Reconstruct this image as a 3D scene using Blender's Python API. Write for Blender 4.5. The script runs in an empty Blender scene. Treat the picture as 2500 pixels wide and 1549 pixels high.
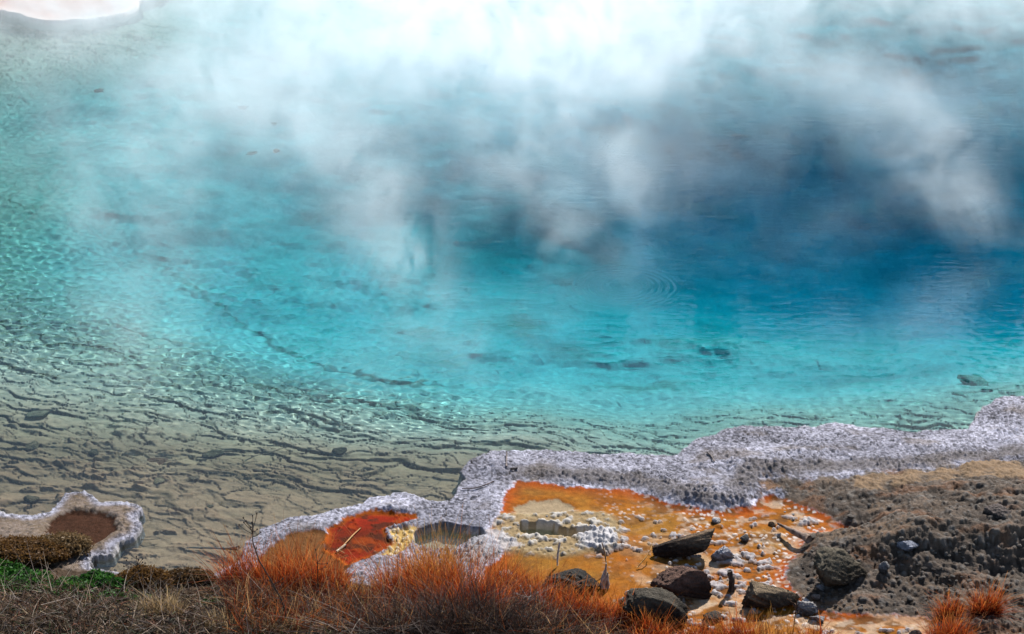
import bpy, math, numpy as np
from math import radians as R
sc = bpy.context.scene
COL = sc.collection
rng = np.random.default_rng(7)

# ------------------------------------------------------------------ camera
CAMH, DEP = 5.0, R(24.0)
FPX = 774.5 / math.tan(R(10.0))
cd, sd_ = math.cos(DEP), math.sin(DEP)
cam = bpy.data.cameras.new('camera'); cam.sensor_fit = 'HORIZONTAL'
cam.angle = 2 * math.atan(1250 / FPX); cam.clip_start = .1; cam.clip_end = 2000
co = bpy.data.objects.new('camera', cam); COL.objects.link(co)
co.location = (0, 0, CAMH); co.rotation_euler = (R(90) - DEP, 0, 0); sc.camera = co

def G(px, py, z=0.0):
    """photo pixel -> world point on the horizontal plane at height z"""
    px = np.asarray(px, float); py = np.asarray(py, float)
    a = (px - 1250) / FPX; b = -(py - 774.5) / FPX
    dy = cd + b * sd_; dz = -sd_ + b * cd
    t = (z - CAMH) / dz
    return a * t, dy * t
def toPX(x, y, z):
    w = y * cd - (z - CAMH) * sd_
    v = y * sd_ + (z - CAMH) * cd
    return 1250 + FPX * x / w, 774.5 - FPX * v / w
def G3(px, py, z=0.0):
    x, y = G(px, py, z); return (float(x), float(y), float(z))

# ------------------------------------------------------------------ light
SUN_EL, SUN_AZ = 38.0, 22.0          # azimuth to the right of straight ahead
W = bpy.data.worlds.new("World"); sc.world = W; W.use_nodes = True
nt = W.node_tree; sky = nt.nodes.new('ShaderNodeTexSky'); sky.sky_type = 'NISHITA'; sky.sun_disc = False
sky.sun_elevation = R(SUN_EL); sky.sun_rotation = R(SUN_AZ); sky.air_density = 1.0; sky.dust_density = .4
nt.links.new(sky.outputs[0], nt.nodes['Background'].inputs[0]); nt.nodes['Background'].inputs[1].default_value = .085
L = bpy.data.lights.new('sun', 'SUN'); L.energy = 5.0; L.angle = R(.5); L.color = (1, .975, .94)
L.cycles.is_caustics_light = True
lo = bpy.data.objects.new('sun', L); COL.objects.link(lo)
lo.rotation_euler = (-R(90 - SUN_EL), 0, -R(SUN_AZ))
sc.view_settings.view_transform = 'Standard'; sc.view_settings.look = 'None'
sc.view_settings.exposure = .7; sc.view_settings.gamma = 1
sc.cycles.volume_bounces = 5; sc.cycles.max_bounces = 12; sc.cycles.transparent_max_bounces = 16
sc.cycles.volume_step_rate = 1.6

# ------------------------------------------------------------------ noise
def hsh(ix, iy, s):
    h = (ix.astype(np.int64) * 374761393 + iy.astype(np.int64) * 668265263 + s * 1274126177) & 0xffffffff
    h = ((h ^ (h >> 13)) * 1274126177) & 0xffffffff
    h = ((h ^ (h >> 16)) * 2246822519) & 0xffffffff
    return ((h ^ (h >> 15)) & 0xffffff) / float(0x1000000)
def perlin(x, y, s=0):
    ix = np.floor(x); iy = np.floor(y); fx = x - ix; fy = y - iy
    u = fx * fx * fx * (fx * (fx * 6 - 15) + 10); v = fy * fy * fy * (fy * (fy * 6 - 15) + 10)
    def g(a, b):
        t = hsh(ix + a, iy + b, s) * 2 * np.pi
        return np.cos(t) * (fx - a) + np.sin(t) * (fy - b)
    return 1.5 * ((g(0, 0) * (1 - u) + g(1, 0) * u) * (1 - v) + (g(0, 1) * (1 - u) + g(1, 1) * u) * v)
def fbm(x, y, o=4, s=0, gain=.5):
    r = 0 * x; a = 1; n = 0
    for i in range(o):
        r = r + a * perlin(x * 2 ** i + 17.3 * i, y * 2 ** i - 9.1 * i, s + i); n += a; a *= gain
    return r / n
def worley(x, y, s=0):
    ix = np.floor(x); iy = np.floor(y); f1 = np.full(x.shape, 9.); f2 = np.full(x.shape, 9.); cid = np.zeros(x.shape)
    for a in (-1, 0, 1):
        for b in (-1, 0, 1):
            jx = ix + a; jy = iy + b
            d = (jx + hsh(jx, jy, s) - x) ** 2 + (jy + hsh(jx, jy, s + 51) - y) ** 2
            m = d < f1
            f2 = np.where(m, f1, np.minimum(f2, d)); f1 = np.where(m, d, f1)
            cid = np.where(m, hsh(jx, jy, s + 99), cid)
    return np.sqrt(f1), np.sqrt(f2), cid
def ss(a, b, x):
    t = np.clip((x - a) / (b - a), 0, 1); return t * t * (3 - 2 * t)
def mixc(c, d, w):
    d = np.asarray(d, float)
    return c * (1 - w[..., None]) + d * w[..., None]

# ------------------------------------------------------------------ polygons
def poly(pts, z=.06):
    p = np.array(pts, float); x, y = G(p[:, 0], p[:, 1], z); return np.stack([x, y], -1)
def sdf(P, x, y):
    """signed distance, positive inside"""
    d2 = np.full(x.shape, 1e9); ins = np.zeros(x.shape, bool)
    for i in range(len(P)):
        ax, ay = P[i]; bx, by = P[(i + 1) % len(P)]
        ex, ey = bx - ax, by - ay
        t = np.clip(((x - ax) * ex + (y - ay) * ey) / (ex * ex + ey * ey + 1e-12), 0, 1)
        d2 = np.minimum(d2, (x - ax - t * ex) ** 2 + (y - ay - t * ey) ** 2)
        c = (ay > y) != (by > y)
        with np.errstate(divide='ignore', invalid='ignore'):
            ins ^= c & (x < (bx - ax) * (y - ay) / (by - ay if by != ay else 1e-12) + ax)
    return np.where(ins, 1, -1) * np.sqrt(d2)

SHORE = [(2800, 930), (2560, 960), (2500, 957), (2447, 955), (2427, 962), (2404, 979), (2381, 995), (2371, 1019), (2358, 1035), (2279, 1038), (2229, 1042),
 (2163, 1032), (2097, 1029), (2080, 1024), (2037, 1018), (2008, 1024), (1984, 1032), (1965, 1029), (1931, 1032), (1885, 1030), (1832, 1028),
 (1766, 1033), (1740, 1048), (1700, 1056), (1674, 1079), (1645, 1098), (1576, 1098), (1523, 1093), (1487, 1098), (1448, 1098), (1415, 1090),
 (1368, 1088), (1267, 1087), (1198, 1088), (1145, 1109), (1114, 1139), (1128, 1158), (1114, 1170), (1108, 1189), (1094, 1211), (1067, 1211),
 (1025, 1201), (995, 1192), (975, 1190), (936, 1198), (894, 1205), (877, 1216), (847, 1222), (802, 1234), (758, 1245), (707, 1248), (669, 1262),
 (627, 1278), (628, 1290), (609, 1299), (591, 1311), (584, 1326), (588, 1345), (564, 1367), (520, 1385), (487, 1404), (422, 1410), (386, 1402),
 (341, 1390), (309, 1390), (267, 1380), (229, 1374), (227, 1354), (279, 1346), (297, 1320), (330, 1305), (355, 1272), (338, 1251), (359, 1237),
 (344, 1222), (312, 1213), (246, 1213), (232, 1198), (208, 1186), (184, 1189), (154, 1192), (131, 1219), (119, 1237), (68, 1245), (18, 1240),
 (0, 1232), (-80, 1228), (-400, 1215), (-400, 2400), (2800, 2400)]
ORANGE = [(1236, 1189), (1269, 1171), (1313, 1170), (1399, 1177), (1462, 1183), (1536, 1186), (1595, 1207), (1637, 1228), (1667, 1231), (1714, 1240),
 (1750, 1244), (1836, 1235), (1867, 1204), (1894, 1201), (1934, 1214), (2005, 1247), (2042, 1263), (2073, 1278), (2112, 1287), (2045, 1297),
 (1965, 1300), (1947, 1340), (1934, 1376), (1922, 1407), (1934, 1438), (2026, 1484), (2149, 1496), (2288, 1509), (2272, 1560), (2272, 1800),
 (1180, 1800), (1180, 1380), (1221, 1346), (1200, 1310), (1189, 1290), (1209, 1266)]
RED = [(835, 1251), (906, 1235), (1005, 1241), (1031, 1252), (996, 1272), (945, 1281), (951, 1302), (966, 1314), (945, 1332), (892, 1352), (847, 1370),
 (835, 1361), (817, 1347), (793, 1332), (788, 1314), (802, 1293), (788, 1275), (829, 1260)]
YELLOW = [(1031, 1252), (1016, 1290), (1005, 1330), (960, 1348), (925, 1345), (966, 1314), (951, 1302), (945, 1281), (996, 1272)]
BROWNMAT = [(700, 1290), (745, 1282), (790, 1283), (800, 1300), (790, 1335), (820, 1350), (850, 1375), (850, 1430), (610, 1410), (640, 1345), (665, 1315)]
HOLE1 = [(1013, 1290), (1040, 1280), (1079, 1269), (1114, 1278), (1174, 1284), (1180, 1297), (1147, 1308), (1130, 1325), (1108, 1338), (1055, 1335), (1010, 1326)]
HOLE2 = [(1266, 1283), (1275, 1272), (1313, 1269), (1345, 1272), (1366, 1282), (1399, 1287), (1447, 1288), (1420, 1300), (1385, 1303), (1340, 1297), (1290, 1299)]
TAN = [(1254, 1231), (1304, 1213), (1364, 1210), (1405, 1228), (1364, 1248), (1300, 1252), (1269, 1248)]
NODZ = [(1215, 1245), (1269, 1248), (1364, 1245), (1400, 1240), (1470, 1245), (1510, 1265), (1520, 1300), (1510, 1330), (1470, 1342), (1370, 1350),
 (1300, 1345), (1230, 1345), (1190, 1310)]
WHITE1 = [(1409, 1304), (1450, 1283), (1490, 1286), (1515, 1310), (1512, 1325), (1470, 1335), (1430, 1335), (1415, 1318)]
WHITE2 = [(1230, 1290), (1195, 1285), (1150, 1300), (1115, 1338), (1070, 1335), (1085, 1368), (1180, 1375), (1225, 1342), (1290, 1325)]
ISLET = [(128, 1254), (184, 1234), (243, 1231), (282, 1251), (288, 1281), (255, 1305), (226, 1320), (184, 1314), (157, 1308), (98, 1290)]
GRAVEL = [(1842, 1207), (1865, 1166), (2070, 1167), (2242, 1161), (2312, 1141), (2378, 1138), (2800, 1090), (2800, 1900), (1900, 1900), (1900, 1203)]
BFLAT = [(2082, 1171), (2211, 1174), (2303, 1155), (2389, 1134), (2850, 1110), (2850, 1201), (2364, 1198), (2242, 1201), (2165, 1220), (2088, 1207)]
BANK = [(-450, 1352), (0, 1345), (60, 1372), (160, 1384), (240, 1380), (300, 1396), (345, 1391), (400, 1410), (500, 1408), (560, 1392), (620, 1405),
 (800, 1425), (1000, 1440), (1200, 1446), (1330, 1462), (1480, 1510), (1650, 1545), (1760, 1620), (1800, 2400), (-450, 2400)]

# ------------------------------------------------------------------ helpers for meshes
def mesh_obj(name, v, f, mat=None, col=None, smooth=True, parent=None):
    m = bpy.data.meshes.new(name)
    v = np.asarray(v, np.float32).reshape(-1, 3)
    if isinstance(f, np.ndarray):
        k = f.shape[1]
        m.vertices.add(len(v)); m.vertices.foreach_set('co', v.ravel())
        m.loops.add(f.size); m.loops.foreach_set('vertex_index', f.astype(np.int32).ravel())
        m.polygons.add(len(f)); m.polygons.foreach_set('loop_start', np.arange(0, f.size, k, dtype=np.int32))
        m.polygons.foreach_set('loop_total', np.full(len(f), k, np.int32))
        m.update(calc_edges=True); m.validate()
    else:
        m.from_pydata(v.tolist(), [], f)
    if smooth: m.polygons.foreach_set('use_smooth', np.ones(len(m.polygons), bool))
    if col is not None:
        a = m.color_attributes.new('Col', 'FLOAT_COLOR', 'POINT')
        c = np.ones((len(v), 4), np.float32); c[:, :3] = np.asarray(col).reshape(-1, 3); a.data.foreach_set('color', c.ravel())
    if mat: m.materials.append(mat)
    o = bpy.data.objects.new(name, m); COL.objects.link(o)
    if parent: o.parent = parent
    return o
def tag(o, label=None, cat=None, group=None, kind=None):
    if label: o['label'] = label
    if cat: o['category'] = cat
    if group: o['group'] = group
    if kind: o['kind'] = kind
    return o
def gridfaces(nr, nc, mask=None):
    i = np.arange(nr * nc).reshape(nr, nc)
    f = np.stack([i[:-1, :-1], i[1:, :-1], i[1:, 1:], i[:-1, 1:]], -1)
    return f[mask] if mask is not None else f.reshape(-1, 4)
def submesh(name, V, F, C, mat):
    u, inv = np.unique(F, return_inverse=True)
    return mesh_obj(name, V[u], inv.reshape(F.shape), mat, C[u])

# ------------------------------------------------------------------ materials
class NT:
    def __init__(s, m):
        m.use_nodes = True; s.t = m.node_tree; s.out = s.t.nodes['Material Output']
    def n(s, typ, **kw):
        x = s.t.nodes.new(typ)
        for k, v in kw.items():
            if k.startswith('i_'):
                x.inputs[k[2:].replace('_', ' ')].default_value = v
            else: setattr(x, k, v)
        return x
    def l(s, a, b): s.t.links.new(a, b)
    def math(s, op, a, b=None, c=None, clamp=False):
        x = s.t.nodes.new('ShaderNodeMath'); x.operation = op; x.use_clamp = clamp
        for i, q in enumerate((a, b, c)):
            if q is None: continue
            if isinstance(q, (int, float)): x.inputs[i].default_value = q
            else: s.l(q, x.inputs[i])
        return x.outputs[0]
def surf_mat(name, rough=.9, spec=.3, bump=.4, bscale=140, var=.35, coat=0, rough_noise=0, base=None, bdist=.01):
    m = bpy.data.materials.new(name); t = NT(m); p = t.t.nodes['Principled BSDF']
    p.inputs['Roughness'].default_value = rough; p.inputs['Specular IOR Level'].default_value = spec
    p.inputs['Coat Weight'].default_value = coat; p.inputs['Coat Roughness'].default_value = .12
    g = t.n('ShaderNodeTexCoord').outputs['Object']
    nz = t.n('ShaderNodeTexNoise', i_Scale=bscale, i_Detail=4, i_Roughness=.65); t.l(g, nz.inputs['Vector'])
    n2 = t.n('ShaderNodeTexNoise', i_Scale=bscale * .3, i_Detail=3); t.l(g, n2.inputs['Vector'])
    if base is None:
        c = t.n('ShaderNodeVertexColor', layer_name='Col').outputs[0]
    else:
        c = t.n('ShaderNodeRGB'); c.outputs[0].default_value = (*base, 1); c = c.outputs[0]
    k = t.math('MULTIPLY_ADD', t.math('ADD', nz.outputs[0], n2.outputs[0]), var * 2, 1 - var * 2)
    mx = t.n('ShaderNodeMix', data_type='RGBA', blend_type='MULTIPLY'); mx.inputs[0].default_value = 1
    t.l(c, mx.inputs[6]); t.l(k, mx.inputs[7]); t.l(mx.outputs[2], p.inputs['Base Color'])
    if rough_noise:
        t.l(t.math('MULTIPLY_ADD', n2.outputs[0], rough_noise, rough - rough_noise * .5, True), p.inputs['Roughness'])
    if bump:
        b = t.n('ShaderNodeBump', i_Strength=bump, i_Distance=bdist); t.l(nz.outputs[0], b.inputs['Height']); t.l(b.outputs[0], p.inputs['Normal'])
    return m
M = {
 'crust': surf_mat('sinter', .95, .08, 1.0, 170, .6, bdist=.016),
 'orange': surf_mat('orange_mat', .9, .06, .35, 130, .35),
 'gravel': surf_mat('wet_gravel', .7, .10, .8, 150, .5, rough_noise=.7),
 'bank': surf_mat('soil', .95, .1, .8, 120, .5),
 'bed': surf_mat('bed_mud', .95, 0, .5, 110, .25),
 'rock': surf_mat('lava_rock', .9, .1, 1.0, 110, .65, bdist=.03),
 'wood': surf_mat('dead_wood', .8, .2, .6, 160, .4),
 'far': surf_mat('far_sinter', .9, .1, .3, 20, .2),
}
def leaf_mat(name, trans=.5, rough=.6, spec=.2):
    m = bpy.data.materials.new(name); t = NT(m); p = t.t.nodes['Principled BSDF']
    c = t.n('ShaderNodeVertexColor', layer_name='Col').outputs[0]
    t.l(c, p.inputs['Base Color']); p.inputs['Roughness'].default_value = rough; p.inputs['Specular IOR Level'].default_value = spec
    tr = t.n('ShaderNodeBsdfTranslucent'); t.l(c, tr.inputs[0])
    mx = t.n('ShaderNodeMixShader'); mx.inputs[0].default_value = trans
    t.l(p.outputs[0], mx.inputs[1]); t.l(tr.outputs[0], mx.inputs[2]); t.l(mx.outputs[0], t.out.inputs[0])
    return m
M['blade'] = leaf_mat('dry_grass', .5)
M['stem'] = leaf_mat('dead_stem', .1)
M['moss'] = leaf_mat('moss', .4)

# ------------------------------------------------------------------ pool bed
DEPTHS = [(2500, 960, .42), (2200, 1030, .40), (1850, 1020, .40), (1600, 1090, .36), (1300, 1080, .30), (1110, 1150, .2), (1000, 1180, .16), (700, 1230, .12),
 (450, 1380, .10), (300, 1330, .12), (450, 1250, .12), (250, 1190, .12), (0, 1220, .12), (-300, 1200, .15), (300, 1100, .2), (600, 1100, .22), (100, 1000, .26), (900, 1080, .3), (1100, 1030, .4),
 (1500, 1010, .6), (1900, 970, .8), (2300, 920, .9), (2600, 900, .8), (300, 850, .42), (100, 750, .48), (700, 930, .52), (900, 900, .8), (1250, 950, .75), (620, 780, .9),
 (400, 640, .85), (100, 500, .55), (0, 300, .55), (200, 220, .6), (200, 60, .25), (450, 40, .6), (500, 330, 1.0), (700, 600, 1.15), (850, 780, 1.1), (1050, 800, 1.15), (1250, 860, 1.1),
 (1450, 860, 1.3), (1750, 870, 1.15), (2050, 860, 1.5), (2400, 830, 2.0), (1300, 720, 1.6), (1550, 690, 2.4), (1850, 740, 3.4), (1050, 600, 1.4), (1250, 500, 1.8), (1650, 560, 4.0),
 (1950, 620, 5), (2200, 660, 5.5), (2450, 720, 4.5), (1650, 400, 4.6), (1950, 450, 5.0), (2350, 480, 4.2), (1500, 250, 2.2), (1000, 330, 1.7), (1800, 300, 3), (2250, 200, 3.6), (2500, 250, 3),
 (700, 150, 1.2), (1200, 100, 1.6), (1800, 60, 1.6), (2400, 0, 1.5), (-300, 700, .4), (-300, 100, .4), (2800, 600, 4), (2800, 200, 2), (1250, -90, 1.2), (300, -90, .4)]
_d = np.array(DEPTHS); _d[:, 2] *= np.where(_d[:, 2] < .31, .75, 1.08); _cx, _cy = G(_d[:, 0], _d[:, 1]); _de = _d[:, 2] / (1 + (_d[:, 2] / 3.4) ** 2.5) ** .4; _sh = 1 + .92 * _de / np.hypot(_cx, _cy); _cx = _cx * _sh; _cy = _cy * _sh; _cy2 = _cy * 1.0
_A = np.sqrt((_cx[:, None] - _cx) ** 2 + (_cy2[:, None] - _cy2) ** 2)
_n = len(_d); _M = np.zeros((_n + 1, _n + 1)); _M[:_n, :_n] = _A - np.eye(_n) * .02; _M[_n, :_n] = 1; _M[:_n, _n] = 1
_w = np.linalg.solve(_M, np.append(np.log(_d[:, 2]), 0))
def base_depth(x, y):
    r = np.full(x.shape, _w[-1])
    for i in range(_n): r = r + _w[i] * np.sqrt((x - _cx[i]) ** 2 + (y - _cy2[i]) ** 2 + 1e-4)
    return (lambda q: np.clip(q / (1 + (q / 3.4) ** 2.5) ** .4, .06, 3.4))(np.exp(np.clip(r, -3, 1.9)))
def slope_int(x):
    # integral of the in-plane slope of the ledges: steep on the left, nearly level on the right
    return .42 * x - .22 * np.logaddexp(0, (x - .2) * 1.6) / 1.6 * 1.6
def bed_z(x, y, full=False):
    d = base_depth(x, y)
    wx = x + .26 * fbm(x * 1.3, y * 1.8, 3, 5); wy = y + .27 * fbm(x * 1.2, y * 1.4, 4, 9) + .03 * fbm(x * 6, y * 6, 2, 10)
    s = wy + slope_int(wx)
    fine = fbm(x * 9, y * 14, 3, 21)
    z = -d
    sh = (.25 + .75 * ss(.06, .13, d)) * (1 - ss(.38, .75, d)); mid = ss(.45, .8, d)
    face = 0 * x
    for lam, amp, sd0, rough in ((.52, .024, 31, .3), (.23, .024, 41, .36), (.13, .018, 61, .44), (.075, .010, 67, .5)):
        ph = s / lam + rough * fbm(x * .9 / lam * .35, y / lam * .5, 3, sd0) * 2.2 + .06 * fine
        k = np.floor(ph); fr = ph - k
        # every ledge swells and dies along its length
        am = amp * np.clip(.22 + 2.3 * (perlin(x * .55 / lam * .6 + k * 7.7, k * 3.1 + .37, sd0 + 3)), 0, 1.3)
        prof = np.where(fr < .07, fr / .07, (1 - (fr - .07) / .93) ** .7) - .5 * np.exp(-((fr - .02) / .04) ** 2)
        z = z + am * sh * (prof - .4)
        face = np.maximum(face, (fr < .10) * np.clip(am / amp, 0, 1) * sh * min(1, amp / .022))
    # plates: cross joints between ledges
    f1, f2, cid = worley(wx * 4.6 + .4 * fine, s * 10, 77)
    crack = 1 - ss(.0, .07, f2 - f1)
    z = z - .028 * crack * sh * ss(.1, .5, cid) + (cid - .5) * .022 * sh
    z = z + .004 * fine + .012 * fbm(x * 4, y * 5, 3, 8) * sh
    # lumps and boulders of the drop-off
    f1b, f2b, cidb = worley(x * 1.7 + .5 * fbm(x * 2, y * 2, 3, 3), y * 2.2 + .5 * fbm(x * 2, y * 2, 3, 4), 13)
    lump = ss(.0, .5, f2b - f1b) * (cidb - .25)
    z = z + mid * (.07 * lump + .10 * fbm(x * 1.6, y * 2.2, 4, 14)) * (1 - ss(2.2, 3.5, d))
    qx, qy = G(1640, 850, 0); qx = qx * 1.08; qy = qy + 1.0
    blk = np.exp(-((x - qx) / 1.25) ** 2 - ((y - qy) / .75) ** 2)
    bil = 1 - 2.2 * np.abs(fbm(x * 1.5 + 2, y * 2.3, 2, 29)); bil2 = 1 - 2 * np.abs(perlin(x * 4.2, y * 5.5, 37))
    rise = .5 * bil + .22 * bil2 + .16 * fbm(x * 7, y * 9, 4, 39)
    z = z + blk * (rise - .1) * .13 + .15 * np.exp(-((x - qx - .25) / .95) ** 2 - ((y - qy - .12 + .25 * fbm(x * 1.6, y * 2, 3, 45)) / .34) ** 2) - .05 * np.exp(-((x - qx + .2) / .9) ** 2 - ((y - qy + .42) / .2) ** 2)
    lump = lump + blk * np.clip(rise - .5, -1, .2) * .35
    f1c, f2c, cidc = worley(x * 6, y * 7, 19)
    z = z + mid * .03 * (1 - f1c) * (cidc)
    cv = np.array([(330, 560), (430, 640), (540, 715), (620, 785), (683, 832), (745, 862), (800, 876), (914, 903), (980, 928), (1035, 926), (1120, 935), (1300, 950)], float)
    cx, cy = G(cv[:, 0], cv[:, 1], 0); kk_ = 1 + .92 * .62 / np.hypot(cx, cy); cx = cx * kk_; cy = cy * kk_
    best = np.full(x.shape, 9.); sg = np.ones(x.shape); tt_ = np.zeros(x.shape)
    for i_ in range(len(cv) - 1):
        ex, ey = cx[i_ + 1] - cx[i_], cy[i_ + 1] - cy[i_]; u_ = np.clip(((x - cx[i_]) * ex + (y - cy[i_]) * ey) / (ex * ex + ey * ey), 0, 1)
        dd_ = np.hypot(x - cx[i_] - u_ * ex, y - cy[i_] - u_ * ey); m_ = dd_ < best
        best = np.where(m_, dd_, best); sg = np.where(m_, np.sign(ex * (y - cy[i_]) - ey * (x - cx[i_])), sg); tt_ = np.where(m_, i_ + u_, tt_)
    sdist = sg * best + .10 * fbm(x * 3.6, y * 4.5, 4, 141)
    amp_ = np.interp(tt_, [0, 1, 3, 5, 7, 8.6, 9.4, 11], [0, .03, .075, .06, .075, .10, .04, 0]) * (.5 + .7 * ss(-.3, .3, perlin(tt_ * 2.3, 0 * x + .3, 143)))
    z = z + .6 * amp_ * ss(-.04, .03, sdist) * np.exp(-np.clip(sdist, 0, 9) / .35)
    face = np.maximum(face, np.exp(-((sdist + .012) / .03) ** 2) * np.clip(amp_ / .05, 0, 1))
    # rubble of the left shallows
    px, py = toPX(x, y, 0 * x)
    rub = ss(.06, .09, d) * (1 - ss(.2, .32, d)) * (1 - ss(350, 650, px)) * ss(960, 1040, py)
    f1d, f2d, cidd = worley(x * 9 + fine, y * 11, 23)
    z = z + rub * .04 * np.clip(1.1 - 2.2 * f1d, 0, 1) * (cidd > .5)
    z = np.minimum(z, -.035)
    return (z, d, crack * sh, face, lump * mid, rub, fine) if full else z
gx, gy = np.meshgrid(np.arange(-330, 2830, 3.0), np.concatenate([np.arange(-280, -110, 5), np.arange(-110, 500, 2.6), np.arange(500, 1420, 2.0)]))
bx, by = G(gx, gy, 0.0)
bz, bd, bcrack, bface, blump, brub, bfine = bed_z(bx, by, True)
c = np.ones(bx.shape + (3,)) * np.array((.37, .238, .150))
c = mixc(c, (.57, .405, .325), ss(.12, .30, bd))
c = mixc(c, (.53, .535, .51), ss(.36, .8, bd))
c = mixc(c, (.33, .39, .43), ss(1.7, 3.1, bd))
c = c * (1 + .22 * fbm(bx * 2.3, by * 2.6, 4, 71))[..., None]
c = c * (1 + .10 * bfine)[..., None]
c = mixc(c, (.11, .085, .05), .55 * bface)  # shade on the near-facing ledge steps, darkened into the bed colour
c = mixc(c, (.10, .08, .05), .7 * bcrack * (1 - ss(.4, .8, bd)))
alg = ss(.12, .42, fbm(bx * 1.3 + 3, by * 1.7, 4, 81)) * ss(.5, .9, bd)
c = mixc(c, (.42, .46, .40), .25 * alg)
c = mixc(c, (.30, .38, .32), .25 * ss(.02, -.6, blump) * ss(.7, 1.0, bd) * (1 - ss(2.5, 4, bd)))
for (qa, qb, ra, rb, st_) in ((1255, 745, 95, 38, .8), (1590, 905, 150, 30, .75), (1400, 820, 70, 40, .5), (1700, 800, 130, 24, .4), (2150, 790, 90, 22, .5), (960, 905, 60, 10, .6), (1080, 850, 50, 14, .4), (1030, 770, 40, 14, .35)):
    X_, Y_ = G(qa, qb, 0); D_ = float(base_depth(np.array(X_), np.array(Y_))); L_ = math.hypot(X_, Y_); X_ = X_ * (1 + .9 * D_ / L_); Y_ = Y_ * (1 + .9 * D_ / L_)
    r_ = np.sqrt(((bx - X_) / (ra / 330)) ** 2 + ((by - Y_) / (rb / 140)) ** 2) + .7 * fbm(bx * 3.1, by * 4, 4, 151)
    c = mixc(c, (.20, .28, .24), st_ * (1 - ss(.25, 1.3, r_)) * (.55 + .6 * ss(-.2, .2, fbm(bx * 5, by * 7, 4, 153))))
lf = 1 - ss(30, 230, gx + .3 * (gy - 500)); c = mixc(c, (.30, .26, .18), .3 * lf * ss(200, 330, gy) * (1 - ss(600, 800, gy)))
bed = mesh_obj('pool_bed', np.stack([bx, by, bz], -1), gridfaces(*bx.shape), M['bed'], c)
tag(bed, kind='structure'); bed.cycles.is_caustics_receiver = True

# ------------------------------------------------------------------ land
SH = poly(SHORE, .05); P = {k: poly(v) for k, v in dict(o=ORANGE, r=RED, y=YELLOW, b=BROWNMAT, h1=HOLE1, h2=HOLE2, t=TAN, n=NODZ, w1=WHITE1, w2=WHITE2, i=ISLET, g=GRAVEL, f=BFLAT, k=BANK).items()}
LPX = np.arange(-330, 2830, 2.5); LPY = np.arange(900, 1800, 2.1)
lx_, ly_ = np.meshgrid(LPX, LPY); lx, ly = G(lx_, ly_, .06)
x, y = lx, ly
wob = .018 * fbm(x * 9, y * 9, 3, 2) + .03 * fbm(x * 3, y * 3, 2, 6)
S = {k: sdf(p, x, y) for k, p in P.items()}
shore = sdf(SH, x, y)
f1s, f2s, cs = worley(x * 13, y * 13, 91)
shore_n = shore + .013 * (.55 - f1s) + .010 * fbm(x * 25, y * 25, 2, 12)
w = {k: ss(-.03, .03, S[k] + wob) for k in S}
w['g'] = ss(-.06, .06, S['g'] + 2.2 * wob); w['o'] = ss(-.10, .06, S['o'] + 1.3 * wob)
w['k'] = ss(-.05, .05, S['k'] + 1.5 * wob)
w['o'] = w['o'] * (1 - w['k']); w['g'] = w['g'] * (1 - w['o']) * (1 - w['k'])
for k in 'rybi': w[k] = w[k] * (1 - w['k'])
wfine = .016 * fbm(x * 45, y * 45, 2, 92) + .012 * fbm(x * 18, y * 18, 2, 93)
w['f'] = ss(-.16, .12, S['f'] + 2 * wob)
wc = {k: ss(-.008, .008, S[k] + 1.4 * wob + wfine) for k in S}
wc['g'] = ss(-.03, .03, S['g'] + 2.4 * wob + 2 * wfine)
wc['k'] = ss(-.03, .03, S['k'] + 1.5 * wob + wfine)
wc['o'] = ss(-.004, .012, S['o'] + 1.3 * wob + wfine) * (1 - wc['k']); wc['g'] = wc['g'] * (1 - wc['o']) * (1 - wc['k'])
for k in 'rybi': wc[k] = wc[k] * (1 - wc['k'])
hole = np.maximum(ss(-.012, .012, S['h1'] + .5 * wob), ss(-.012, .012, S['h2'] + .5 * wob))
# nodules at three sizes
n1f, n1g, n1c = worley(x * 42 + .3 * fbm(x * 30, y * 30, 2, 33), y * 42, 101); n1 = np.clip(1 - 1.5 * n1f * n1f, 0, 1)
n2f, n2g, n2c = worley(x * 85, y * 85, 102); n2 = np.clip(1 - 1.5 * n2f * n2f, 0, 1)
n3f, n3g, n3c = worley(x * 16 + .4 * fbm(x * 14, y * 14, 2, 34), y * 16, 103)
n3 = np.clip(1 - (n3f / (.18 + .32 * n3c)) ** 2, 0, 1) * (hsh(np.floor(n3c * 1e5), np.floor(n3c * 9e4), 5) < .62)
n4f, n4g, n4c = worley(x * 32 + .4 * fbm(x * 20, y * 20, 2, 35), y * 32, 104)
n4 = np.clip(1 - (n4f / (.2 + .3 * n4c)) ** 2, 0, 1)
low = fbm(x * 2.4, y * 2.4, 4, 40); mid_ = fbm(x * 7, y * 7, 4, 44); clus = ss(-.12, .22, fbm(x * 3.2, y * 3.2, 3, 48)) * ss(1440, 1580, lx_)
zc = .046 + .012 * low + .007 * mid_ + (.009 * n1 * (.4 + n1c) + .005 * n2 + .006 * n4) * (.25 + 1.0 * ss(-.25, .25, fbm(x * 2.7, y * 3.4, 3, 191))) + .03 * ss(.2, .6, shore) * ss(1480, 1640, lx_)
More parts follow.
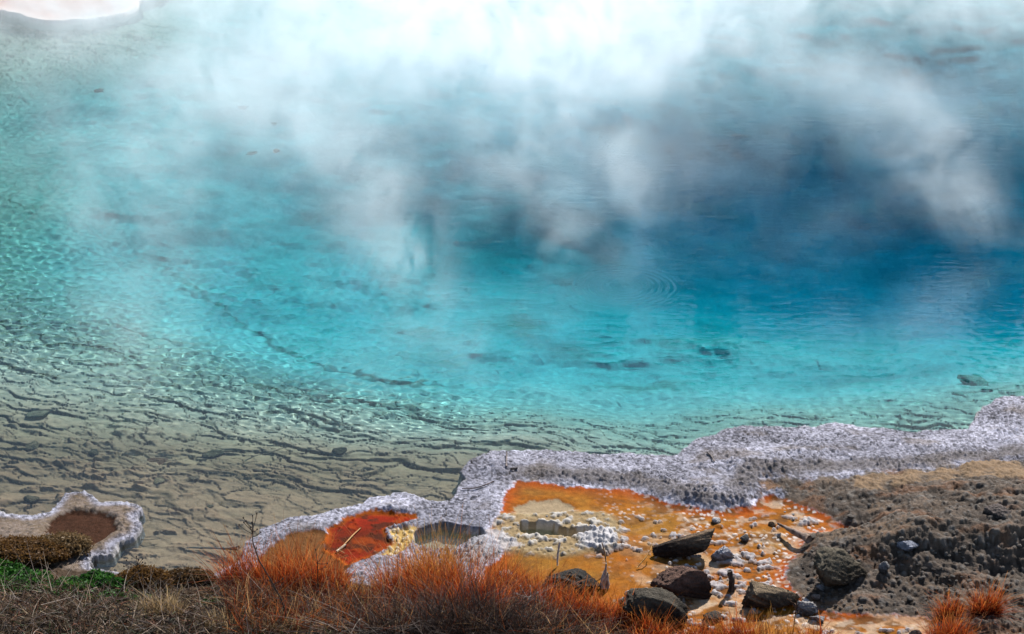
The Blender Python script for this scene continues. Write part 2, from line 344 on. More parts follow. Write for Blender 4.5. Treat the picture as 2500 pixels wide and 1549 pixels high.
# crust lower rim stands above the mats; coarser knobs there
rim = np.exp(-((np.minimum(-S['o'], -S['g']) - .10) / .11) ** 2)
zc = zc + rim * (.007 * n4 + .009 * n3 * n3c) * ss(1250, 1500, lx_) 
zo = .034 + .006 * low + .0035 * mid_ + .0015 * n2 + clus * (.012 * n4 * n4c + .010 * n3 * n3c) * ss(.02, .12, S['o'])
crumb = ss(.06, .20, fbm(x * 15, y * 21, 4, 181) + .35 * fbm(x * 4, y * 6, 2, 182))
nodw = w['n']; zo = zo + w['n'] * crumb * (.007 + .005 * n1)
zo = zo + nodw * (.007 + .005 * n4 * n4c * 1.6 + .004 * n1)
zo = zo - w['t'] * .010 * (1 - nodw)
zo = zo + w['w1'] * (.008 * n4 + .007 * n1 + .010)
flake = ss(.29, .37, fbm(x * 11 + 3, y * 17, 4, 121) + .55 * fbm(x * 2.1, y * 3.0, 2, 122)) * ss(1400, 1500, lx_ + 0 * x) * ss(.03, .10, S['o']) * ss(1235, 1265, ly_)
zo = zo + flake * (.007 + .007 * n1 + .003 * n4)
right = ss(1900, 2450, lx_)
mound = .16 * np.exp(-((lx - G(2470, 1270, .1)[0]) / .75) ** 2) * ss(-.32, .05, ly - G(2400, 1318, .1)[1] + .08 * fbm(x * 4, y * 4, 3, 63)) * np.exp(-(np.clip(ly - G(2400, 1290, .1)[1], 0, 9) / .55) ** 2)
mound2 = .10 * np.exp(-((lx - G(2190, 1330, .1)[0]) / .4) ** 2 - ((ly - G(2190, 1345, .1)[1]) / .22) ** 2)
coarse = ss(1180, 1330, ly_)
strat = fbm(x * 3.2, y * 11, 4, 133)
zg = .05 + .03 * low + .03 * mid_ + .035 * strat * right + coarse * (.010 * n3 * n3c + .009 * n4 * (.4 + n4c)) + (1 - coarse) * .009 * n4 + .006 * n1 + .003 * n2 + mound + mound2
zg = zg * (1 - w['f']) + w['f'] * (.07 + .03 * low + .03 * mid_ + .006 * n1 + .008 * n4 * n4c + .004 * n2 + mound)
bankup = ss(0, .9, S['k'])
zb = .06 + .22 * bankup + .04 * low + .03 * mid_ + .012 * n4
zr = .022 + .004 * mid_ + .001 * n2 + .03 * w['y'] * (n4 * .6 + .15) + .008 * ss(.02, .0, np.abs(mid_ - .1))
z = zc
z = z * (1 - w['g']) + zg * w['g']
z = z * (1 - w['o']) + zo * w['o']
rr = np.maximum(np.maximum(w['r'], w['y']), w['b'] * .8)
z = z * (1 - rr) + zr * rr
z = z * (1 - w['i']) + (.010 + .006 * mid_ + .003 * n1) * w['i']
z = z + w['w2'] * (1 - w['o']) * (.012 * n4 + .01 * n1)
z = z * (1 - w['k']) + zb * w['k']
z = z * (1 - hole) + (-.05 - .01 * n4 * n4c + .01 * mid_) * hole
z = z * (.5 + .5 * ss(.0, .3, shore_n))
edge = ss(-.02, .02, shore_n)
z = z * edge + (-.34) * (1 - edge)
LZ = z
# colours (albedo only)
cr = np.ones(x.shape + (3,)) * np.array((.335, .325, .375))
cr = cr * (1 + .22 * mid_ + 1.25 * (n2c - .5) + .5 * low + .5 * (n1c - .5) + .35 * (n2 - .6))[..., None]
cr = mixc(cr, (.22, .18, .15), .6 * ss(.08, .42, fbm(x * 3.1, y * 4.2, 4, 171)) * ss(.05, .16, shore))
cr = cr * (1 + .45 * fbm(x * 1.7, y * 2.6, 3, 173))[..., None]
cr = mixc(cr, (.62, .58, .54), .8 * ss(.03, .0, shore_n + .5 * wob))
cr = mixc(cr, (.17, .145, .13), .75 * ss(.35, .95, rim + .5 * mid_) * ss(1190, 1300, lx_ + 0 * mid_))
cr = mixc(cr, (.22, .155, .095), .85 * ss(.03, .085, shore + wob) * (1 - ss(420, 600, lx_)))
cr = mixc(cr, (.05, .045, .04), .55 * (n1c > .86) * ss(.2, .7, n1))
og = np.ones(x.shape + (3,)) * np.array((.265, .078, .006))
og = mixc(og, (.25, .11, .016), ss(-.25, .3, fbm(x * 2.1 + 4, y * 3.0, 4, 53)))
og = mixc(og, (.30, .048, .004), ss(.12, .0, S['o'] + .6 * wob) * .85)
og = mixc(og, (.23, .08, .007), .7 * ss(.15, .45, fbm(x * 3.3, y * 4.3, 4, 57)))
og = mixc(og, (.46, .33, .20), .6 * ss(.05, .3, fbm(x * 4.1, y * 5.3, 4, 59)) * ss(1430, 1700, lx_) * ss(1270, 1330, ly_))
og = mixc(og, (.12, .05, .014), .8 * ss(.04, .22, fbm(x * 7 + 1, y * 10, 4, 125)) * (1 - wc['t']) * (.45 + .55 * ss(1440, 1640, lx_)))
og = mixc(og, (.42, .33, .24), .55 * ss(.05, .25, fbm(x * 10, y * 15, 3, 127)) * ss(1500, 1720, lx_))
og = og * (1 + .35 * fbm(x * 24, y * 34, 3, 129))[..., None]
og = mixc(og, np.array((.36, .34, .34)), flake * .85 * ss(.1, .45, n1 + .4 * n1c))
og = mixc(og, (.30, .235, .145), wc['t'] * .9)
og = mixc(og, (.26, .20, .11), nodw * .85)
og = mixc(og, (.44, .41, .37), nodw * crumb * .85)
og = mixc(og, (.44, .42, .42), wc['w1'] * .9)
og = mixc(og, (.60, .55, .50), clus * ss(.3, .75, n4) * (n4c > .45) * .85)
gv = np.ones(x.shape + (3,)) * np.array((.082, .060, .044))
gv = gv * (1 + .7 * mid_ + .4 * low + .6 * strat + .8 * (n1c - .5))[..., None]
gv = mixc(gv, (.16, .14, .12), .75 * ss(.45, .9, np.maximum(n4 * (n4c > .5), n3 * (n3c > .6))))
gv = mixc(gv, (.16, .105, .065), .75 * ss(.0, .3, fbm(x * 2.6 + 9, y * 4, 4, 66)) * (1 - ss(.0, .5, n4)) * ss(2450, 2050, lx_))
gv = mixc(gv, (.24, .085, .02), .55 * ss(.12, .32, fbm(x * 4, y * 7, 4, 175)) * .5)
gv = mixc(gv, (.21, .135, .075), wc['f'] * ss(-.35, .15, mid_ + .6 * low + .15))
bk = np.ones(x.shape + (3,)) * np.array((.055, .036, .022)) * (1 + .6 * mid_)[..., None]
rd = np.ones(x.shape + (3,)) * np.array((.21, .014, .002))
rx, ry = G(885, 1315, .03)
rd = mixc(rd, (.085, .013, .004), np.exp(-((x - rx) / .22) ** 2 - ((y - ry) / .13) ** 2) * .95)
rd = mixc(rd, (.29, .068, .005), ss(.05, .0, S['r'] + wob))
rd = mixc(rd, (.30, .05, .004), .5 * ss(.0, .3, mid_))
rd = mixc(rd, (.05, .014, .006), .85 * ss(-.02, .25, fbm(x * 9, y * 13, 4, 161)))
rd = mixc(rd, (.45, .30, .10), wc['y'] * (1 - wc['r'] * .6))
rd = mixc(rd, (.55, .48, .36), wc['y'] * ss(.4, .8, n4))
rd = mixc(rd, (.13, .055, .018), wc['b'] * (1 - wc['r']))
C_ = cr
rc_ = np.maximum(np.maximum(wc['r'], wc['y']), wc['b'])
C_ = C_ * (1 - wc['g'])[..., None] + gv * wc['g'][..., None]
C_ = C_ * (1 - wc['o'])[..., None] + og * wc['o'][..., None]
C_ = C_ * (1 - rc_)[..., None] + rd * rc_[..., None]
C_ = mixc(C_, (.060, .022, .010), wc['i'] * .95)
C_ = mixc(C_, (.42, .40, .41), wc['w2'] * (1 - wc['k']) * .7 * (1 - hole))
C_ = C_ * (1 - wc['k'])[..., None] + bk * wc['k'][..., None]
C_ = mixc(C_, (.50, .42, .30), hole * .9)
C_ = mixc(C_, (.24, .16, .09), (1 - ss(-.010, .004, shore_n)) * .85)
C_ = np.clip(C_, .003, .85)
V = np.stack([x, y, z], -1).reshape(-1, 3); CC = C_.reshape(-1, 3)
F = gridfaces(*x.shape)
def fa(a): return (a[:-1, :-1] + a[1:, 1:]).reshape(-1) * .5
land = fa(shore_n) > -.05
kk = fa(w['k']); oo = fa(np.maximum(w['o'], hole)); go = fa(w['g']); ro = fa(rr)
reg = np.where(kk > .5, 3, np.where((oo > .5) | (ro > .5), 1, np.where(go > .5, 2, 0)))
for i, (nm, mt) in enumerate((('sinter_crust', 'crust'), ('orange_mat', 'orange'), ('gravel', 'gravel'), ('bank', 'bank'))):
    o = submesh(nm, V, F[land & (reg == i)], CC, M[mt]); tag(o, kind='structure'); o.cycles.is_caustics_receiver = True
tmp = None
def land_z(X, Y):
    a, b = toPX(X, Y, .06)
    i = np.clip((np.asarray(b) - LPY[0]) / 2.1, 0, len(LPY) - 1.01); j = np.clip((np.asarray(a) - LPX[0]) / 2.5, 0, len(LPX) - 1.01)
    i0 = i.astype(int); j0 = j.astype(int); fi = i - i0; fj = j - j0
    return (LZ[i0, j0] * (1 - fj) + LZ[i0, j0 + 1] * fj) * (1 - fi) + (LZ[i0 + 1, j0] * (1 - fj) + LZ[i0 + 1, j0 + 1] * fj) * fi
def hit(px, py, it=12, minz=-.02):
    """ray from the lens through a photo pixel to the land surface"""
    zz = .06
    for _ in range(it):
        X, Y = G(px, py, zz); zz = .5 * zz + .5 * max(float(land_z(np.array(X), np.array(Y))), minz)
    X, Y = G(px, py, zz); return np.array((float(X), float(Y), float(max(land_z(np.array(X), np.array(Y)), minz))))
def mpp(p):  # metres per photo pixel at p
    return (p[1] * cd - (p[2] - CAMH) * sd_) / FPX

# far shore shelf
FAR = poly([(-420, 60), (-60, 40), (0, 16), (40, 25), (60, 34), (110, 41), (200, 40), (262, 31), (310, 21), (338, 8), (350, -20), (420, -60), (300, -140), (-420, -140)], .1)
fx_, fy_ = np.meshgrid(np.arange(-420, 440, 4.0), np.arange(-120, 75, 1.5)); fx, fy = G(fx_, fy_, .1)
sf = sdf(FAR, fx, fy) + .05 * fbm(fx * 2.5, fy * 2.5, 4, 3)
e = ss(-.03, .03, sf)
fz = -.5 * (1 - e) + e * (.05 + .015 * fbm(fx * 1.5, fy * 1.5, 4, 4))
fc = np.ones(fx.shape + (3,)) * np.array((.42, .30, .26)); fc = mixc(fc, (.55, .46, .42), ss(.25, .02, sf)); fc = mixc(fc, (.25, .2, .17), ss(.0, -.04, sf))
fc = fc * (1 + .12 * fbm(fx * 3, fy * 3, 4, 8))[..., None]
o = submesh('far_shore', np.stack([fx, fy, fz], -1).reshape(-1, 3), gridfaces(*fx.shape)[fa(sf) > -.09], np.clip(fc, 0, .8).reshape(-1, 3), M['far']); tag(o, kind='structure')

# surrounding ground outside the modelled shore
gm = surf_mat('outer_ground', .95, .1, 0, 3, .2, base=(.42, .36, .30))
v = []; f = []
def quad(a, b, c_, d): 
    n = len(v); v.extend((a, b, c_, d)); f.append((n, n + 1, n + 2, n + 3))
E_ = 600
quad((-E_, -E_, .28), (E_, -E_, .28), (E_, 6.62, .28), (-E_, 6.62, .28))
quad((-E_, 27.0, .2), (E_, 27.0, .2), (E_, E_, .2), (-E_, E_, .2))
quad((-E_, 6.62, .28), (-8.6, 6.62, .28), (-8.6, 27.0, .2), (-E_, 27.0, .2))
quad((8.6, 6.62, .28), (E_, 6.62, .28), (E_, 27.0, .2), (8.6, 27.0, .2))
tag(mesh_obj('ground', v, f, gm, smooth=False), kind='structure')

# ------------------------------------------------------------------ water
rows = [6.62]
while rows[-1] < 27.0: rows.append(rows[-1] + .0105 * (rows[-1] / 9) ** 1.6)
rows = np.array(rows); rows[-1] = 27.0; ny = len(rows); nx = 880
tt, wy = np.meshgrid(np.linspace(-.385, .385, nx), rows); wx = tt * (wy * cd + CAMH * sd_)
dep = base_depth(wx, wy)
wpx, wpy = toPX(wx, wy, 0 * wx)
# curvature of the ripples: strongest over the left shallows, calm over the deep vent
K = np.interp(dep, [.06, .12, .22, .33, .45, .6, .9, 1.3, 2, 6], [.3, .8, 2.6, 4.0, 3.6, 2.4, 1.2, .5, .28, .12])
K *= (1 - .5 * ss(1000, 1500, wpx)) * (1 - .75 * ss(930, 1080, wpy)) * (.6 + .4 * ss(-.3, .3, fbm(wx * .5, wy * .5, 2, 77)))
wz = 0 * wx
r2 = np.random.default_rng(3)
NW = 44
for i in range(NW):
    th = r2.normal(1.57, 1.0); lam = .05 * (2.6 ** r2.uniform(0, 1)); ph = r2.uniform(0, 6.28)
    wz += math.sqrt(2 / NW) * (lam / 2 / math.pi) ** 2 * np.sin(2 * np.pi / lam * (wx * np.cos(th) + wy * np.sin(th)) + ph)
wz *= K
m = bpy.data.materials.new('water_surface'); t = NT(m); t.t.nodes.remove(t.t.nodes['Principled BSDF'])
gl = t.n('ShaderNodeBsdfGlass', i_Roughness=0.0, i_IOR=1.33)
pos = t.n('ShaderNodeNewGeometry').outputs['Position']
mp = t.n('ShaderNodeMapping'); mp.inputs['Scale'].default_value = (4.5, 15, 1); mp.inputs['Rotation'].default_value = (0, 0, .12); t.l(pos, mp.inputs[0])
nz = t.n('ShaderNodeTexNoise', i_Scale=1.0, i_Detail=3, i_Roughness=.55, i_Distortion=.6); t.l(mp.outputs[0], nz.inputs[0])
big = t.n('ShaderNodeTexNoise', i_Scale=.55, i_Detail=2); t.l(pos, big.inputs[0])
patch = t.n('ShaderNodeMapRange', i_From_Min=.42, i_From_Max=.62, i_To_Min=.4, i_To_Max=1.0); t.l(big.outputs[0], patch.inputs[0])
# rings spreading from a rising bubble
rc = G(1518, 700, 0)
dv = t.n('ShaderNodeVectorMath', operation='DISTANCE'); t.l(pos, dv.inputs[0]); dv.inputs[1].default_value = (float(rc[0]), float(rc[1]), 0)
wn = t.n('ShaderNodeTexNoise', i_Scale=2.5, i_Detail=2); t.l(pos, wn.inputs[0])
dd = t.math('MULTIPLY_ADD', wn.outputs[0], .09, dv.outputs['Value'])
ring = t.math('SINE', t.math('MULTIPLY', dd, 2 * math.pi / .046))
env = t.math('MULTIPLY', t.math('EXPONENT', t.math('MULTIPLY', t.math('POWER', t.math('DIVIDE', t.math('SUBTRACT', dv.outputs['Value'], .25), .15), 2), -1)), 1.0)
vd = t.n('ShaderNodeVectorMath', operation='DISTANCE'); t.l(pos, vd.inputs[0]); vd.inputs[1].default_value = (2.6, 15.0, 0)
vm = t.n('ShaderNodeMapRange', interpolation_type='SMOOTHSTEP', i_From_Min=1.0, i_From_Max=3.6, i_To_Min=.0075, i_To_Max=.0042); t.l(vd.outputs['Value'], vm.inputs[0])
hgt = t.math('ADD', t.math('MULTIPLY', t.math('MULTIPLY', nz.outputs[0], patch.outputs[0]), vm.outputs[0]), t.math('MULTIPLY', t.math('MULTIPLY', ring, env), .0009))
bp = t.n('ShaderNodeBump', i_Strength=.55, i_Distance=1.0); t.l(hgt, bp.inputs['Height']); t.l(bp.outputs[0], gl.inputs['Normal'])
t.l(gl.outputs[0], t.out.inputs[0])
wat = mesh_obj('water', np.stack([wx, wy, wz], -1), gridfaces(ny, nx)[:, ::-1].copy(), m)
tag(wat, kind='structure'); wat.cycles.is_caustics_caster = True
# the coloured body of the water: absorption only, bounded by the surface above
m = bpy.data.materials.new('water_body'); t = NT(m); t.t.nodes.remove(t.t.nodes['Principled BSDF'])
AR, AG, AB = 1.85, .225, .125; k = 2.0
va = t.n('ShaderNodeVolumeAbsorption'); va.inputs[0].default_value = (1 - AR / k, 1 - AG / k, 1 - AB / k, 1); va.inputs[1].default_value = k
t.l(va.outputs[0], t.out.inputs['Volume'])
top = np.stack([wx, wy, wz + .003], -1)[::4, ::4]; b_ny, b_nx = top.shape[:2]
top = np.stack([wx, wy, np.maximum(wz, 0) + .006], -1)[::2, ::2]; b_ny, b_nx = top.shape[:2]
vt = top.reshape(-1, 3); vb = vt.copy(); vb[:, 2] = -9
ft = gridfaces(b_ny, b_nx)[:, ::-1]; n = len(vt); fb = gridfaces(b_ny, b_nx) + n
ii = np.arange(n).reshape(b_ny, b_nx)
loop = np.concatenate([ii[0, :-1], ii[:-1, -1], ii[-1, :0:-1], ii[:0:-1, 0]]); nxt = np.roll(loop, -1)
fs = np.stack([loop, loop + n, nxt + n, nxt], -1)
wb = mesh_obj('water_body', np.concatenate([vt, vb]), np.concatenate([ft, fb, fs]), m); tag(wb, kind='structure')

# ------------------------------------------------------------------ steam
PL = [  # base px, top px, top height, r0, r1, density
 ((1080, 760), (760, 250), 1.2, .17, .50, 6.0), ((960, 500), (720, 120), 1.2, .28, .6, 3.4),
 ((1430, 650), (1200, 230), 1.0, .22, .5, 3.3), ((1600, 560), (1360, 180), 1.0, .22, .46, 3.8),
 ((2470, 640), (2150, 250), 1.0, .2, .45, 4.0), ((2420, 360), (2000, 150), .8, .28, .5, 1.8),
 ((330, 640), (300, 200), 1.0, .45, .8, 1.4), ((560, 400), (560, 60), 1.0, .5, .9, 2.4), ((780, 230), (720, -30), 1.0, .6, 1.0, 2.1),
 ((1250, 200), (1300, -160), 1.0, 1.2, 1.6, 10.5), ((200, 110), (250, -60), .8, 1.4, 1.8, 1.5),
 ((330, 960), (330, 760), .6, .2, .35, 1.3), ((1180, 960), (1100, 830), .5, .12, .22, 1.5), ((2000, 200), (1750, 0), .7, .6, .9, .5),
 ((2400, 60), (2350, -160), .9, 1.2, 1.6, 2.2), ((1850, 40), (1850, -160), .9, .9, 1.4, 1.8), ((850, 30), (850, -160), 1.0, .9, 1.4, 3.2)]
m = bpy.data.materials.new('steam'); t = NT(m); t.t.nodes.remove(t.t.nodes['Principled BSDF'])
pv = t.n('ShaderNodeVolumePrincipled'); pv.inputs['Color'].default_value = (.92, .972, 1.0, 1); pv.inputs['Anisotropy'].default_value = .35
pos = t.n('ShaderNodeNewGeometry').outputs['Position']
sx = t.n('ShaderNodeSeparateXYZ'); t.l(pos, sx.inputs[0]); X, Y, Z = sx.outputs
mp = t.n('ShaderNodeMapping'); mp.inputs['Scale'].default_value = (1.7, 1.5, 1.5); mp.inputs['Rotation'].default_value = (.1, -.5, 0); t.l(pos, mp.inputs[0])
nz = t.n('ShaderNodeTexNoise', i_Scale=1.0, i_Detail=7, i_Roughness=.70, i_Distortion=1.1); t.l(mp.outputs[0], nz.inputs[0])
mr = t.n('ShaderNodeMapRange', interpolation_type='SMOOTHSTEP', i_From_Min=.40, i_From_Max=.63); t.l(nz.outputs[0], mr.inputs[0])
tot = None
for (b0, b1, h, r0, r1, a) in PL:
    p0 = G(b0[0], b0[1], 0); p1 = G(b1[0], b1[1], h)
    lx2, ly2 = float(p1[0] - p0[0]) / h, float(p1[1] - p0[1]) / h
    if abs(ly2) > .9: ly2 = math.copysign(.9, ly2)
    dx = t.math('SUBTRACT', t.math('SUBTRACT', X, float(p0[0])), t.math('MULTIPLY', Z, lx2))
    dy = t.math('SUBTRACT', t.math('SUBTRACT', Y, float(p0[1])), t.math('MULTIPLY', Z, ly2))
    q = t.math('ADD', t.math('MULTIPLY', dx, dx), t.math('MULTIPLY', dy, dy))
    rr_ = t.math('MULTIPLY_ADD', Z, (r1 - r0) / h, r0)
    ex = t.math('EXPONENT', t.math('MULTIPLY', t.math('DIVIDE', q, t.math('MULTIPLY', rr_, rr_)), -1.0))
    g1 = t.math('MULTIPLY', ex, t.math('MULTIPLY', t.math('DIVIDE', r0, rr_), a))
    tot = g1 if tot is None else t.math('ADD', tot, g1)
zf = t.n('ShaderNodeMapRange', i_From_Min=.45, i_From_Max=1.3, i_To_Min=1, i_To_Max=0); t.l(Z, zf.inputs[0])
zb_ = t.n('ShaderNodeMapRange', interpolation_type='SMOOTHSTEP', i_From_Min=.0, i_From_Max=.55, i_To_Min=.22, i_To_Max=1); t.l(Z, zb_.inputs[0])
den = t.math('MULTIPLY', t.math('MULTIPLY', t.math('MULTIPLY', tot, mr.outputs[0]), zf.outputs[0]), zb_.outputs[0])
t.l(den, pv.inputs['Density']); t.l(pv.outputs[0], t.out.inputs['Volume'])
x0, x1, y0, y1, z0, z1 = -8.4, 8.4, 8.6, 23.5, .05, 1.6
vs = [(a, b, c_) for c_ in (z0, z1) for b in (y0, y1) for a in (x0, x1)]
st = mesh_obj('steam', vs, [(0, 2, 3, 1), (4, 5, 7, 6), (0, 1, 5, 4), (2, 6, 7, 3), (0, 4, 6, 2), (1, 3, 7, 5)], m, smooth=False)
tag(st, kind='stuff')
#MORE#
# ================================================================== things
def icos(sub):
    import bmesh
    bm = bmesh.new(); bmesh.ops.create_icosphere(bm, subdivisions=sub, radius=1)
    v = np.array([q.co[:] for q in bm.verts]); f = np.array([[q.index for q in p.verts] for p in bm.faces]); bm.free(); return v, f
def n3d(v, fr, s, o=3):
    return (fbm(v[:, 0] * fr + 3.1 * v[:, 2] * fr * .7, v[:, 1] * fr - v[:, 2] * fr * .9 + 5, o, s) + fbm(v[:, 1] * fr + 11, v[:, 2] * fr + .6 * v[:, 0] * fr, o, s + 7)) * .7
ICO4 = icos(5); ICO3 = icos(3)
def rotm(rx, ry, rz):
    from mathutils import Euler
    return np.array(Euler((rx, ry, rz)).to_matrix())
def rock_shape(seed, dims, rot, cuts=7, rough=.12, ico=ICO4, sharp=.0):
    v, f = ico; v = v.copy(); r = np.random.default_rng(seed)
    for _ in range(cuts):                       # broken faces
        n = r.normal(size=3); n /= np.linalg.norm(n); k = r.uniform(.36, .75)
        d = v @ n - k; v = v - np.clip(d, 0, None)[:, None] * n * .93
    nn = v / np.linalg.norm(v, axis=1)[:, None]
    v = v + nn * (rough * .45 * n3d(v, 2.2, seed) + rough * .85 * n3d(v, 5, seed + 3) + rough * .65 * n3d(v, 14, seed + 5) + rough * .45 * n3d(v, 40, seed + 6))[:, None]
    v = v * (np.array(dims) / 2); v = v @ rotm(*rot).T
    return v, f
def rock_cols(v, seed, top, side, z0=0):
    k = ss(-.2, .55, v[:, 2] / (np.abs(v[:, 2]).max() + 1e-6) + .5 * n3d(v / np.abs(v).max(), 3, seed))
    c = np.array(side) * (1 - k[:, None]) + np.array(top) * k[:, None]  # sunlit tops and shaded sides are put into the rock colour
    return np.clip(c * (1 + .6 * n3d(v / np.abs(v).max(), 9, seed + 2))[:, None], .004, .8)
def put_rock(name, px, py, wpx, hpx, label, cat, seed, depth=1.0, rot=(0, 0, 0), top=(.13, .11, .09), side=(.07, .055, .045), cuts=7, rough=.12, sink=.18, group=None, minz=-.02, zoff=0, sides=None):
    """px,py: the middle of the rock's foot line in the photo; wpx, hpx its size there"""
    py += 16; hpx *= .80; p = hit(px, py, minz=minz); q = mpp(p); w_ = wpx * q; h_ = hpx * q / .80
    v, f = rock_shape(seed, (w_, w_ * depth, h_), rot, cuts, rough)
    v[:, 0] *= w_ / np.ptp(v[:, 0])
    v[:, 2] -= v[:, 2].min() + (sink + .1) * h_
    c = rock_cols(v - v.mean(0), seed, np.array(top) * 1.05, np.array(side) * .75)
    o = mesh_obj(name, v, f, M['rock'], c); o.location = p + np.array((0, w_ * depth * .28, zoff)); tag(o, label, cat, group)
    return o
dk = dict(top=(.10, .085, .07), side=(.045, .035, .03))
G_R = 'rocks along the edge of the orange mat'
put_rock('rock', 1684, 1350, 156, 44, 'tilted wedge-shaped brown rock with a pointed end, behind the reddish boulder', 'rock', 11, .55, (.1, -.32, .15), (.19, .13, .085), (.05, .036, .028), 6, .09, -.10, G_R)
put_rock('boulder', 1676, 1452, 152, 92, 'reddish brown flat-topped boulder directly under the tilted wedge rock', 'rock', 23, .75, (.05, .08, .2), (.17, .10, .075), (.07, .045, .035), 8, .10, .05, G_R)
put_rock('boulder', 1392, 1440, 150, 72, 'black rough boulder with white crust patches beside the pale broken stub', 'rock', 31, .8, (0, .12, 0), (.06, .056, .05), (.045, .04, .036), 6, .16, .10, G_R)
put_rock('boulder', 1572, 1512, 172, 96, 'large dark boulder sloping down towards the orange grass', 'rock', 43, .8, (.1, .42, .1), (.10, .085, .065), (.04, .034, .028), 10, .12, .10, G_R)
put_rock('boulder', 1866, 1478, 146, 78, 'blunt brown block with a sunlit top edge beside the dark upright stub', 'rock', 52, .7, (-.05, .05, -.1), (.26, .19, .12), (.085, .062, .045), 9, .08, .02, G_R)
put_rock('boulder', 2046, 1420, 140, 84, 'grey brown boulder standing alone with its shadow on dark gravel', 'rock', 67, .85, (.1, .10, .3), (.15, .125, .09), (.10, .078, .055), 7, .10, -.06, G_R)
put_rock('stone', 1819, 1308, 26, 25, 'small dark angular stone on orange mat near the driftwood', 'stone', 71, 1, (0, .2, .4), (.2, .18, .16), (.08, .07, .07), 8, .08, .1, G_R)
put_rock('stone', 1885, 1270, 20, 15, 'small round brown stone above the driftwood on white crust', 'stone', 73, 1, (0, 0, 0), (.36, .22, .12), (.2, .11, .06), 3, .06, .1, G_R)
put_rock('stone', 1968, 1486, 52, 36, 'pale crusted stone right of the brown block', 'stone', 75, .9, (0, -.2, .4), (.45, .42, .40), (.16, .13, .11), 8, .16, .12, G_R)
put_rock('stone', 2000, 1506, 44, 26, 'lower grey crusted stone at the orange gravel edge', 'stone', 77, .9, (0, .2, .4), (.36, .34, .34), (.14, .11, .09), 8, .18, .12, G_R)
put_rock('stone', 1994, 1450, 22, 20, 'small pale knob of crust left of the boulder shadow', 'stone', 78, .9, (0, .2, .4), (.36, .30, .26), (.16, .11, .08), 5, .16, .12, G_R)
put_rock('stone', 2238, 1552, 38, 32, 'dark rounded stone at the bottom edge left of the right grass tufts', 'stone', 79, .9, (0, 0, .4), (.12, .10, .09), (.05, .045, .045), 6, .12, .1, G_R)
put_rock('stone', 1748, 1500, 60, 26, 'low black stone lying in front of the blunt brown block', 'stone', 81, .8, (0, .1, .4), (.07, .06, .05), (.04, .035, .03), 7, .14, .15, G_R)
put_rock('stone', 1722, 1522, 26, 16, 'tiny black pyramid stone on bare orange mat in front', 'stone', 83, .8, (0, .5, .4), (.07, .06, .05), (.04, .035, .03), 8, .10, .1, G_R)
put_rock('stone', 2216, 1332, 62, 30, 'bluish grey angular stone on dark gravel below the shaded mound', 'stone', 85, .9, (0, .1, .2), (.30, .31, .36), (.12, .12, .14), 7, .14, .12, G_R)
put_rock('stone', 2162, 1385, 30, 34, 'crusty grey lump standing on gravel right of the lone boulder', 'stone', 87, .9, (0, .1, .2), (.34, .32, .31), (.12, .11, .10), 5, .2, .12, G_R)
put_rock('stone', 2445, 1250, 75, 52, 'broken grey slab on top of the dark gravel mound', 'stone', 89, .8, (.1, .25, .2), (.16, .13, .115), (.06, .05, .045), 8, .16, .2, G_R)
put_rock('stone', 1750, 1262, 24, 15, 'white crusted pebble cluster on orange mat under the dark crust lip', 'stone', 93, 1, (0, .1, .2), (.62, .60, .60), (.3, .25, .2), 4, .2, .1, G_R)
put_rock('stone', 1235, 1400, 40, 26, 'pale stone half hidden by orange grass', 'stone', 95, 1, (0, .1, .2), (.5, .46, .42), (.3, .2, .12), 5, .18, .1, G_R)
put_rock('stone', 2005, 1428, 26, 14, 'white knob lying in the shadow of the lone boulder', 'stone', 97, 1, (0, .1, .2), (.45, .43, .43), (.2, .17, .15), 5, .18, .1, G_R)
put_rock('stone', 1765, 1350, 62, 40, 'white crumbly crust lump beside the tilted wedge rock', 'stone', 99, .8, (0, .1, .2), (.50, .48, .50), (.25, .2, .17), 4, .24, .3, G_R)

# stones lying under the water
G_S = 'stones under the water'
def sunk(px, py, wpx, hpx, label, seed, depth=1., col=(.16, .13, .085)):
    col = tuple(1.3 * q for q in col); hpx *= .75
    X, Y = G(px, py, 0); dd_ = float(base_depth(np.array(X), np.array(Y)))
    for _ in range(4):
        X, Y = G(px, py, 0); L_ = math.hypot(X, Y); kx = .9 * dd_; X, Y = X * (1 + kx / L_), Y * (1 + kx / L_)
        dd_ = float(base_depth(np.array(X), np.array(Y)))
    z_ = float(bed_z(np.array([[X]]), np.array([[Y]]))[0, 0]); q = mpp((X, Y, 0)); w_ = wpx * q; h_ = hpx * q * 1.1
    v, f = rock_shape(seed, (w_, w_ * depth, h_), (0, .1, seed * .7), 6, .13, ICO3)
    v[:, 2] -= v[:, 2].min() + .2 * h_
    v[:, 2] = np.minimum(v[:, 2], -.012 - z_)
    o = mesh_obj('submerged_stone', v, f, M['rock'], np.clip(np.array(col) * (1 + .5 * n3d(v / np.abs(v).max(), 5, seed))[:, None], .01, .7)); o.location = (float(X), float(Y), z_)
    tag(o, label, 'stone', G_S); o.cycles.is_caustics_receiver = True; return o
sunk(75, 1222, 44, 24, 'dark round stone under water above the small crust islet', 3)
sunk(95, 1020, 80, 34, 'broad sunken stone far left among the flooded rubble', 5, .8, (.3, .25, .17))
sunk(75, 1092, 50, 34, 'angular sunken stone at left under shallow water', 7, .9, (.26, .2, .13))
sunk(232, 1108, 36, 26, 'lone dark knob under water beside pale flooded slabs', 8, .9, (.16, .13, .09))
sunk(385, 1125, 60, 26, 'reddish brown sunken stone in the middle of the shallows', 9, .7, (.20, .11, .07))
sunk(520, 1112, 60, 30, 'dark double-humped sunken stone left of the drowned twig', 10, .7)
sunk(385, 1180, 40, 26, 'rounded sunken boulder just off the crust islet', 12, .9, (.3, .24, .15))
